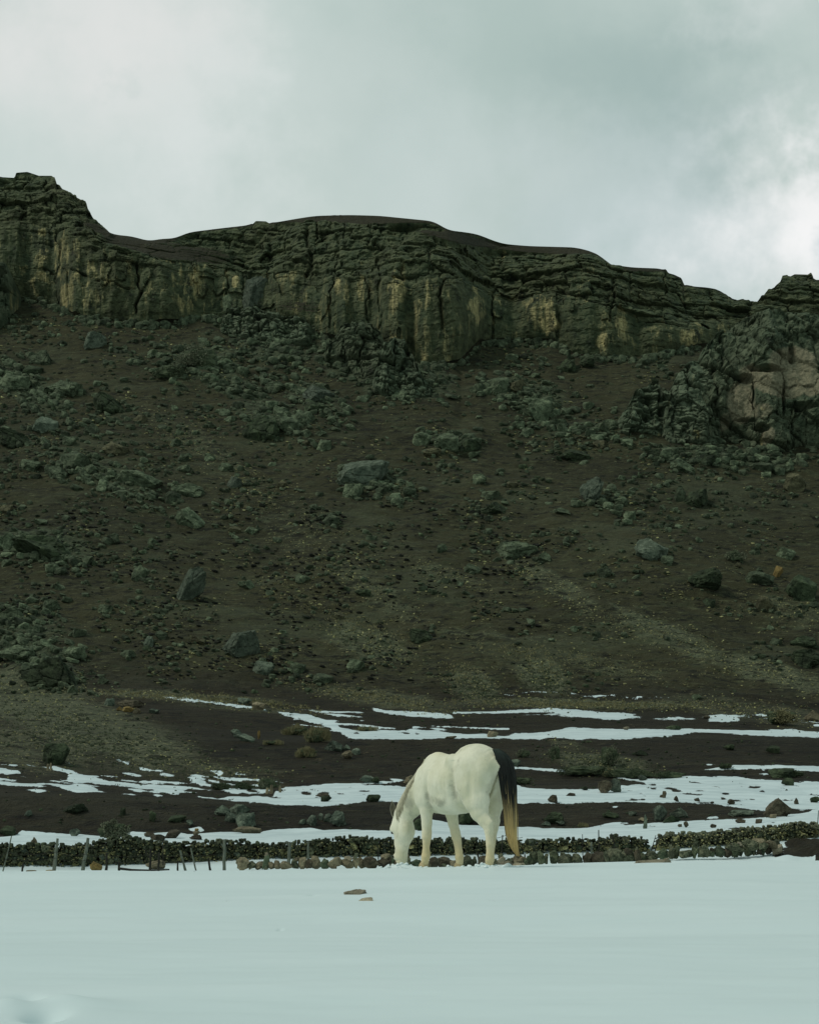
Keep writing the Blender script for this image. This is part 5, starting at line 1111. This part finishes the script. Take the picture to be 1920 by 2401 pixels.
shrub(400, 870, 90, 40, 'dark thicket left below the lichen-grey one', M_SHRUBD, 2000, .22)
# grass and moss growing on banks and ledges
def tufts(name, areas, dens, mat, label, lo, hi):
    V, Fc = [], []
    for (cx, cy, a, b, ang, w_) in areas:
        for _ in range(int(a*b*dens*w_)):
            x_, y_ = rng.normal(0, .5, 2); ca, sa = math.cos(R(ang)), math.sin(R(ang)); p = hit(cx+a*x_*ca-b*y_*sa, cy+a*x_*sa+b*y_*ca)
            for _ in range(5):
                L_ = rng.uniform(lo, hi)*p[1]/F; d = np.array([rng.normal()*.5, rng.normal()*.4, 1.])*L_; s_ = np.array([L_*.22, 0, 0]); c = p+rng.normal(0, .3*L_*2, 3)*[1, 1, 0]
                k = len(V); V += [c-s_, c+s_, c+d]; Fc.append((k, k+1, k+2))
    obj(name, mesh_from(name, V, Fc, False), mat, kind='stuff', label=label)
tufts('dry_grass', [(1380, 1653, 340, 10, 1, 1.5), (430, 1636, 250, 8, 4, 1.2), (620, 1650, 180, 10, 8, .8), (900, 1640, 160, 16, 10, .7), (1250, 1530, 200, 20, 8, .3), (700, 1400, 300, 120, 25, .04), (1500, 1500, 300, 100, 15, .03), (840, 1465, 160, 30, 20, .25), (1110, 1590, 80, 30, 20, .35), (1270, 1560, 70, 20, 20, .4)], .11, M_GRASS, 'yellowed grass growing along the terrace edges', 2.5, 5.5)
tufts('green_moss', [(200, 1730, 330, 70, 15, .5), (1275, 1595, 80, 40, 18, 1.), (1110, 1615, 80, 36, 20, .9), (850, 1500, 130, 40, 14, .35), (1410, 1790, 130, 24, 8, .8), (700, 780, 120, 50, 10, .3), (940, 900, 80, 40, 0, .3), (480, 860, 120, 50, 10, .5)], .10, M_SHRUBD, 'low green ground plants on slope and terraces', 2, 4.5)

# ------------------------------------------------------------------ the horse
KH = 28.0/F                                   # metres in one pixel where the horse stands
def HP(s, lat, h):                            # forward, to its right, up (in pixels at the horse) -> world
    return np.stack([(1130-960-.67*s+.74*lat)*KH, 28.0+(.74*s+.67*lat)*KH, z28+h*KH], -1)
vox = 1.7; S0, L0, H0 = -100., -75., -14.
ns, nl, nh = int(415/vox), int(150/vox), int(312/vox)
Sg = (S0+np.arange(ns)*vox).astype(np.float32); Lg = (L0+np.arange(nl)*vox).astype(np.float32); Hg = (H0+np.arange(nh)*vox).astype(np.float32)
SD = np.full((ns, nl, nh), 60., np.float32)
def smin(a, b, k): hh = np.maximum(k-np.abs(a-b), 0)/k; return np.minimum(a, b)-hh*hh*k*.25
def block(lo, hi):
    i = [slice(max(0, int((lo[0]-S0)/vox)), min(ns, int((hi[0]-S0)/vox)+2)), slice(max(0, int((lo[1]-L0)/vox)), min(nl, int((hi[1]-L0)/vox)+2)), slice(max(0, int((lo[2]-H0)/vox)), min(nh, int((hi[2]-H0)/vox)+2))]
    return tuple(i), Sg[i[0]][:, None, None], Lg[i[1]][None, :, None], Hg[i[2]][None, None, :]
def limb(nodes, k=8, sub=False):              # a chain of elliptical cross-sections: s, lat, h, radius fore-aft, radius across
    nodes = np.array(nodes, float); pad = nodes[:, 3:].max()+k+4
    b, s_, l_, h_ = block(nodes[:, :3].min(0)-pad, nodes[:, :3].max(0)+pad)
    best = None
    for a, c in zip(nodes[:-1], nodes[1:]):
        dv = c[:3]-a[:3]; LL = dv@dv; ps, pL, ph = s_-a[0], l_-a[1], h_-a[2]
        t = np.clip((ps*dv[0]+pL*dv[1]+ph*dv[2])/LL, 0, 1)
        qs, ql, qh = ps-t*dv[0], pL-t*dv[1], ph-t*dv[2]; ra = a[3]+(c[3]-a[3])*t; rl = a[4]+(c[4]-a[4])*t
        e = np.sqrt((qs*qs+qh*qh)/ra**2+(ql/rl)**2); d = (e-1)*np.minimum(ra, rl)
        best = d if best is None else smin(best, d, 3.)
    SD[b] = smin(SD[b], best.astype(np.float32), k) if not sub else np.maximum(SD[b], -best.astype(np.float32))
def ball(s, l, h, rs, rl, rh, k=8, sub=False):
    pad = max(rs, rl, rh)+k+3; b, s_, l_, h_ = block((s-pad, l-pad, h-pad), (s+pad, l+pad, h+pad))
    d = ((np.sqrt(((s_-s)/rs)**2+((l_-l)/rl)**2+((h_-h)/rh)**2)-1)*min(rs, rl, rh)).astype(np.float32)
    if sub:
        a = SD[b]; hh = np.maximum(k-np.abs(a+d), 0)/k; SD[b] = np.maximum(a, -d)+hh*hh*k*.25
    else: SD[b] = smin(SD[b], d, k)
TR = np.array([(-48, 236, 26, 22), (-36, 226, 46, 40), (-18, 218, 63, 53), (5, 214, 71, 58), (30, 210, 74, 60), (58, 203, 73, 59), (85, 196, 68, 57), (110, 192, 68.5, 56), (135, 192, 69.5, 52), (158, 193, 69, 46), (176, 191, 60, 38), (196, 184, 44, 30), (213, 178, 28, 20), (222, 178, 14, 10)])
s_ = Sg[:, None, None]; hc, rv, rl = (np.interp(Sg, TR[:, 0], TR[:, i])[:, None, None] for i in (1, 2, 3))
h_ = Hg[None, None, :]; l_ = Lg[None, :, None]
hq = (h_-hc)/rv; lq = l_/(rl*(1-.16*np.clip(hq, 0, 1)**2)*(1-.06*np.clip(-hq, 0, 1)))
d = (np.sqrt(hq**2+lq**2)-1)*np.minimum(rv, rl); over = np.maximum(np.maximum(-50-s_, s_-224), 0)
SD = np.minimum(SD, (d+over*1.2).astype(np.float32))
ball(154, 0, 252, 34, 9, 14, 12)                                     # withers
ball(62, -40, 250, 17, 13, 15, 14); ball(62, 40, 250, 17, 13, 15, 14)      # points of hip
ball(24, 0, 274, 34, 20, 11, 14)                                     # croup
ball(-30, -24, 222, 26, 26, 34, 12); ball(-30, 24, 222, 26, 26, 34, 12)    # buttocks
for sg, X_ in ((-1, 0), (1, 1)):
    ball(166, sg*33, 192, 28, 16, 44, 14)                            # shoulder blade
    ball(176, sg*26, 158, 24, 18, 24, 12)
ball(90, 0, 150, 60, 44, 26, 16)                                     # belly
limb([(8, -28, 232, 46, 32), (-2, -32, 190, 44, 29), (-14, -32, 158, 36, 24), (-22, -31, 134, 26, 18), (-37, -31, 112, 15.5, 12.5), (-50, -30, 100, 12.5, 10), (-54, -30, 85, 10, 9), (-57, -30, 55, 8.8, 8.6), (-57, -30, 32, 8.4, 8.6), (-57, -30, 22, 10.3, 10), (-54, -30, 9, 9.2, 9.2)], 9)
limb([(-45, -31, 120, 7, 6), (-60, -30, 106, 6, 6), (-57, -30, 88, 6, 6)], 6)
limb([(0, 30, 225, 44, 29), (-5, 32, 185, 38, 25), (-7, 32, 155, 30, 22), (-5, 31, 132, 21.5, 17), (-8, 30, 114, 14, 12), (-10, 30, 102, 11, 10), (-8, 30, 85, 9.5, 9), (-2, 30, 55, 8.8, 8.6), (2, 30, 30, 8.4, 8.6), (3, 30, 20, 10, 10), (5, 30, 8, 9, 9)], 9)
limb([(-8, 31, 122, 7, 6), (-19, 30, 108, 6, 6), (-14, 30, 90, 6, 6)], 6)
limb([(167, -30, 198, 30, 17), (165, -31, 162, 28, 18), (161, -30, 130, 17.5, 14.5), (160, -29, 98, 12.8, 11.8), (160, -29, 76, 11.6, 11.4), (160.5, -29, 66, 11.2, 11.2), (161, -29, 54, 9.2, 9.2), (163, -29, 32, 8.6, 8.4), (164, -29, 20, 10.2, 10), (167, -29, 7, 9, 9)], 9)
limb([(150, 29, 190, 30, 18), (141, 29, 152, 23, 17), (135, 29, 125, 16.5, 14.5), (128, 28, 98, 12.6, 12), (121, 28, 77, 11.6, 11.4), (118, 28, 66, 11, 11), (114, 28, 54, 9.4, 9.2), (109, 28, 31, 8.6, 8.5), (107, 28, 18, 10, 10), (106, 28, 6, 9, 9)], 9)
limb([(172, 0, 190, 54, 24), (200, 0, 178, 43, 22), (222, 0, 162, 40, 21.5), (245, 0, 143, 33, 18), (264, 0, 126, 28, 15.5), (280, 0, 113, 24, 14)], 14)
# head
limb([(283, 0, 108, 22, 15), (283, 0, 94, 27, 17.5), (280, 0, 78, 32, 17.5), (281, 0, 60, 27, 15.5), (283, 0, 42, 22.5, 14), (284, 0, 26, 18.5, 13), (284, 0, 11, 17, 13.5), (282, 0, 3, 14, 12)], 9)
ball(268, -12, 78, 19, 8, 22, 8); ball(268, 12, 78, 19, 8, 22, 8)           # cheeks
ball(297, -13, 78, 10, 6.5, 9, 8); ball(297, 13, 78, 10, 6.5, 9, 8)             # brows
ball(300, -9, 50, 6, 4, 22, 7, True); ball(300, 9, 50, 6, 4, 22, 7, True)
ball(296, -9.5, 12, 7, 5, 6, 4); ball(296, 9.5, 12, 7, 5, 6, 4)             # nostril wings
ball(299, -13.5, 12, 4, 2.6, 4, 2, True); ball(299, 13.5, 12, 4, 2.6, 4, 2, True)
ball(300, -18, 70, 5, 3, 4, 3, True); ball(300, 18, 70, 5, 3, 4, 3, True)   # eye sockets
limb([(284, -16, 3), (292, -12, 1)] and [(276, -15, 5, 1.2, 3), (290, -13, 4, 1.2, 3)], 2, True)
# grooves: between the buttocks, flank, elbow, stifle fold, ribs
limb([(-52, 0, 252, 10, 3.), (-50, 0, 210, 16, 3.8), (-42, 0, 170, 24, 5), (-26, 0, 140, 26, 8)], 3, True)
ball(44, -65, 180, 9, 17, 54, 12, True); ball(30, -62, 150, 8, 12, 24, 9, True); ball(46, 66, 178, 11, 12, 50, 13, True)
ball(138, -61, 166, 5, 14, 46, 10, True); ball(196, -44, 180, 6, 10, 40, 10, True); ball(-20, -66, 190, 6, 9, 34, 8, True)
for i in range(5): ball(66+14*i, -60, 172-2*i, 2.2, 3.6, 30, 4, True)
ball(272, -24, 100, 6, 5, 20, 6, True); ball(250, -24, 130, 22, 4, 5, 6, True)
SD += (vn(Sg[:, None, None]/18, Lg[None, :, None]/14, Hg[None, None, :]/22, 5)*.9).astype(np.float32)
import openvdb
gridv = openvdb.FloatGrid(60.); gridv.copyFromArray(np.clip(SD, -8, 8))
pts, quads = gridv.convertToQuads(isovalue=0.)
pts = np.array(pts, float)*vox+[S0, L0, H0]
horse = obj('horse', None, label='white horse grazing head down on the snow, seen from behind its left side', category='horse', loc=HP(60, 0, 0).tolist()); ho = np.array(horse.location)
# coat tone per point: brownish tint, grey dirt marks, shade painted into flank and elbow
s, l, h = pts.T
dirt_shade = .75*np.exp(-((s-236)/26)**2-((h-140)/34)**2)+.6*np.exp(-((s-95)/26)**2-((h-152)/14)**2)+.5*np.exp(-((s-46)/10)**2-((h-185)/50)**2)+.5*np.exp(-((s-140)/8)**2-((h-160)/34)**2)+.35*np.exp(-((s-285)/14)**2-((h-60)/34)**2)+.4*np.exp(-((s-20)/14)**2-((h-235)/24)**2)
dirt_shade = dirt_shade+1.5*np.exp(-((s-243)/4.5)**2-((h-146)/9)**2)*(l < 0)
warm = sst(110, 25, h)*1.0*(s < 240)+.35*np.exp(-((s-135)/20)**2-((h-60)/50)**2)+.5*np.exp(-((s-285)/30)**2-((h-25)/25)**2)*.5+.4*sst(255, 275, h)*(s > 120)
body = mesh_from('body', HP(s, l, h)-ho, quads, True, {'dirt_shade': dirt_shade, 'warm': warm})
mC, t, bs = material('horse_coat')
A = lambda k: t.new('ShaderNodeAttribute', None, attribute_name=k).outputs['Fac']
Po = t.new('ShaderNodeNewGeometry').outputs['Position']; na = t.noise(Po, 5., 5, .65); nb = t.noise(t.scale(Po, (1, 1, .35)), 38, 4, .65)
cw = t.mix(t.ramp(t.noise(Po, 2.2, 3), .35, .65), (.60, .585, .42), (.74, .72, .57))
cw = t.mix(t.math('MULTIPLY', A('warm'), .85), cw, (.62, .50, .27))
cw = t.mix(t.math('MULTIPLY', t.ramp(t.math('ADD', A('dirt_shade'), t.math('MULTIPLY', t.math('SUBTRACT', na, .5), 2.2)), .12, .8), .85), cw, (.31, .31, .23))
cw = t.mix(t.math('MULTIPLY', t.ramp(t.noise(t.scale(Po, (1, 1, 1.6)), 11, 4, .6), .66, .74), .40), cw, (.25, .24, .17))
cw = t.mix(t.math('MULTIPLY', t.ramp(nb, .4, .7), .18), cw, (.40, .39, .29))
t.l.new(cw, bs.inputs['Base Color']); bs.inputs['Roughness'].default_value = .75; bs.inputs['Sheen Weight'].default_value = .15
bump(t, bs, t.math('ADD', nb, t.math('MULTIPLY', na, .6)), .35, .01)
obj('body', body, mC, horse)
M_HOOF = plain('hoof', (.36, .29, .16), (.56, .46, .28), 20); M_EYE = plain('eye', (.006, .005, .004), (.012, .01, .008), 5, .15); M_EAR = plain('ear_inside', (.10, .095, .07), (.20, .18, .13), 20)
for (s0, l0, h0, dh) in ((-53, -30, -1, 4), (6, 30, -2, 2), (169, -29, -5, 0), (107, 28, -5, 0)):
    V, Fc = tube([HP(s0+1, l0, h0+8), HP(s0+2, l0, h0+3), HP(s0+3, l0, h0-4)], [9.2*KH, 11*KH, 12.5*KH], 14); obj('hoof', clean_mesh('hoof', np.array(V)-ho, Fc, True), M_HOOF, horse)
for sg in (-1, 1):
    V, Fc = ICO[2]; c = np.array([299.5, sg*14.2, 71.]); Q = V*[4.2, 4.0, 3.2]+c; obj('eye', mesh_from('eye', HP(*Q.T)-ho, Fc, True), M_EYE, horse)
    # ear: curled leaf-shaped shell, open forward and outward
    V, Fc = [], []; base = np.array([295, -10, 110.]) if sg < 0 else np.array([288, 6, 114.]); tip = np.array([303., -14, 151]) if sg < 0 else np.array([290., 12, 152])
    ax = tip-base; nn = 9
    sid = np.array([-.67, .74, .0]); sid /= np.linalg.norm(sid); fwd = np.cross(ax/np.linalg.norm(ax), sid)
    for i in range(nn):
        t_ = i/(nn-1); w_ = 9.5*math.sin(math.pi*min(1, .24+t_*.74))**.8*(1-t_**4)+.3
        for j in range(9):
            th = -1.9+3.8*j/8; V.append(base+ax*t_+sid*w_*math.sin(th)*.9-fwd*w_*(math.cos(th)-.3)*.6)
    n0 = len(V); V += [v+(base+ax*.5-v)*.14 for v in V]
    for i in range(nn-1):
        for j in range(8):
            a = i*9+j; Fc.append((a, a+1, a+10, a+9)); Fc.append((n0+a, n0+a+9, n0+a+10, n0+a+1))
    V = np.array(V); me = clean_mesh('ear', HP(*V.T)-ho, Fc, True); me.materials.append(mC); me.materials.append(M_EAR)
    me.polygons.foreach_set('material_index', [k % 2 for k in range(len(Fc))]); me.attributes.new('warm', 'FLOAT', 'POINT').data.foreach_set('value', [.3]*len(V))
    o = obj('ear', me, None, horse)
    V, Fc = ICO[1]; Q = V*[2.6, 1.6, 3.4]+np.array([298.5, sg*13.2, 12.]); obj('nostril', mesh_from('nostril', HP(*Q.T)-ho, Fc, True), M_EYE, horse)
V, Fc, k0 = [], [], 0                          # clods of snow kicked up at muzzle and hooves
for (px, Y) in [(935, 29.05)]*16+[(1150, 27.6)]*22+[(998, 28.5)]*10+[(1079, 28.5)]*10:
    a_, b_ = random.gauss(0, .13), random.gauss(0, .1); x_ = (px-960)/F*Y+a_; Vr, Fr = rock_verts(1, random.randrange(99), 5, .1, .3); r_ = random.uniform(.012, .035)
    V.append(Vr*[r_, r_, r_*.7]+[x_, Y+b_, ground_z(x_, Y+b_)+r_*.3]); Fc.append(Fr+k0); k0 += len(Vr)
mS, tS, bS = material('snow_clod'); bS.inputs['Base Color'].default_value = (.68, .77, .78, 1)
obj('snow_clods', mesh_from('snow_clods', np.concatenate(V), np.concatenate(Fc), True), mS, kind='stuff', label='loose snow crumbs kicked up around hooves and muzzle')
# hair: thin tapering strands
def strands(name, lines, r0, mat, n_col=None, parent=horse):
    V, Fc, T_ = [], [], []
    for ln in lines:
        ln = np.array(ln, float); m_ = len(ln); q = HP(*ln.T)-ho
        rad = r0*np.array([1-.75*(i/(m_-1))**2 for i in range(m_)])
        V2, F2 = tube(q, rad, 3, False); Fc += [tuple(i+len(V) for i in f_) for f_ in F2]; V += V2; T_ += [i/(m_-1) for i in range(m_) for _ in range(3)]
    me = mesh_from(name, V, Fc, True, {'along': T_}); return obj(name, me, mat, parent)
def hair_mat(name, stops, var=.35):
    m, t, bs = material(name); al = t.new('ShaderNodeAttribute', None, attribute_name='along').outputs['Fac']
    P_ = t.new('ShaderNodeNewGeometry').outputs['Position']; nz_ = t.noise(t.scale(P_, (60, 60, 2.5)), 1., 3, .6)
    x = t.math('ADD', al, t.math('MULTIPLY', t.math('SUBTRACT', nz_, .5), .12))
    cr = t.new('ShaderNodeValToRGB', {0: x}); e = cr.color_ramp.elements
    for i, (p, c_) in enumerate(stops):
        el = e[i] if i < 2 else e.new(p)
        el.position = p; el.color = (*c_, 1)
    t.l.new(t.mix(t.math('MULTIPLY', t.ramp(nz_, .35, .65), var), cr.outputs[0], (.012, .014, .012)), bs.inputs['Base Color']); bs.inputs['Roughness'].default_value = .55; return m
# tail: stations along its middle line (photo column, row, half-width), hung behind the hindquarters
TL = np.array([(1160, 1757, 7), (1172, 1768, 13), (1181, 1790, 17), (1186, 1820, 17.5), (1189, 1850, 16), (1191.5, 1880, 13.5), (1194, 1910, 13), (1195, 1940, 12), (1197, 1962, 10.5), (1202, 1982, 8.5), (1208, 1998, 5), (1213, 2005, 2)], float)
def tail_pt(t, a, b):                        # t along, a across -1..1, b depth -1..1
    x = t*(len(TL)-1); i = min(len(TL)-2, int(x)); f_ = x-i; c_ = TL[i]*(1-f_)+TL[i+1]*f_
    s_back = -56-14*math.sin(min(1, t*1.3)*math.pi*.5); px = c_[0]+a*c_[2]
    lat = (px-1130+.67*s_back)/.74*.55; s2 = (1130+.74*lat-px)/.67+0
    s_v = s2+b*c_[2]*.45; la = lat+b*c_[2]*.35*(1 if b > 0 else .5)
    return (s_v, la, 2033-c_[1])
lines = []
for k in range(620):
    a0 = random.uniform(-1, 1); b0 = random.uniform(-1, 1)*math.sqrt(max(0, 1-a0*a0)); ed = random.uniform(.80, 1.0) if random.random() < .8 else random.uniform(.5, .8)
    ph = random.uniform(0, 6); ln = []
    for i in range(15):
        t = i/14*ed; jit = .10*math.sin(ph+t*7); ln.append(tail_pt(t, (a0+jit)*(1 if t > .1 else .75), b0))
    lines.append(ln)
for k in range(5):
    lines.append([tail_pt(i/14*.85, (1.05+.35*i/14) if k % 2 else -(1.0+.25*i/14), 0) for i in range(15)])
M_TAIL = hair_mat('tail_hair', [(0., (.045, .060, .050)), (.10, (.022, .032, .027)), (.22, (.006, .008, .007)), (.47, (.009, .010, .008)), (.58, (.27, .21, .10)), (.72, (.62, .45, .19)), (1., (.50, .35, .14))], .25)
tailo = strands('tail', lines, 1.9*KH, M_TAIL)
V, Fc = [], []
for i in range(15):
    for j in range(12):
        th = 2*math.pi*j/12; p_ = tail_pt(i/14*.93, .8*math.cos(th), .7*math.sin(th)); V.append(p_)
for i in range(14):
    for j in range(12): Fc.append((i*12+j, i*12+(j+1) % 12, (i+1)*12+(j+1) % 12, (i+1)*12+j))
Vn = np.array(V); obj('tail_core', mesh_from('tail_core', HP(*Vn.T)-ho, Fc, True, {'along': [i/14*.93 for i in range(15) for _ in range(12)]}), M_TAIL, horse)
# mane: crest line roots, falling down the near side of the neck; forelock between the ears
def near_side(s_, h_):                       # how far out the coat lies on the near side at that spot
    i = int(np.clip((s_-S0)/vox, 0, ns-1)); k = int(np.clip((h_-H0)/vox, 0, nh-1)); r = SD[i, :, k]; j = np.where(r < 0)[0]
    return float(Lg[j[0]]) if len(j) else None
def crest_h(s_):
    i = int(np.clip((s_-S0)/vox, 0, ns-1)); r = SD[i, int((0-L0)/vox), :]; j = np.where(r < 0)[0]; return float(Hg[j[-1]])
lines = []
for k in range(620):
    s0_ = 196+94*random.random()**.7; t = (s0_-196)/94; L_ = random.uniform(8, 14)+34*t*random.uniform(.5, 1); ws = random.uniform(-5, 5); h0_ = crest_h(s0_)+1.2; ln = []; lastl = 0
    for j in range(8):
        q = j/7; ss_ = s0_-q*L_*.30+ws*q*q; hh_ = h0_-L_*q*(.45+.55*q)
        l_s = near_side(ss_, hh_); l_s = (lastl if l_s is None else l_s)
        if j == 0: l_s = random.uniform(-2, 3)
        lastl = min(lastl, l_s); ln.append((ss_, l_s-(1.3 if j else 0)+random.uniform(-.5, .3), hh_+(.8 if j < 2 else 0)))
    lines.append(ln)
M_MANE = hair_mat('mane_hair', [(0., (.70, .68, .52)), (1., (.44, .42, .30)), (.5, (.62, .60, .45))], .14)
strands('mane', lines, .9*KH, M_MANE)
lines = []
for k in range(60):
    a0 = random.uniform(-7, 7); lines.append([(296+4*j/5, a0*(1-.2*j/5), 112-6*j) for j in range(6)])
strands('forelock', lines, .7*KH, M_MANE)

n_tri = sum(len(o.data.polygons)*2 for o in bpy.data.objects if o.type == 'MESH')
print('objects', len(bpy.data.objects), 'approx tris', n_tri)
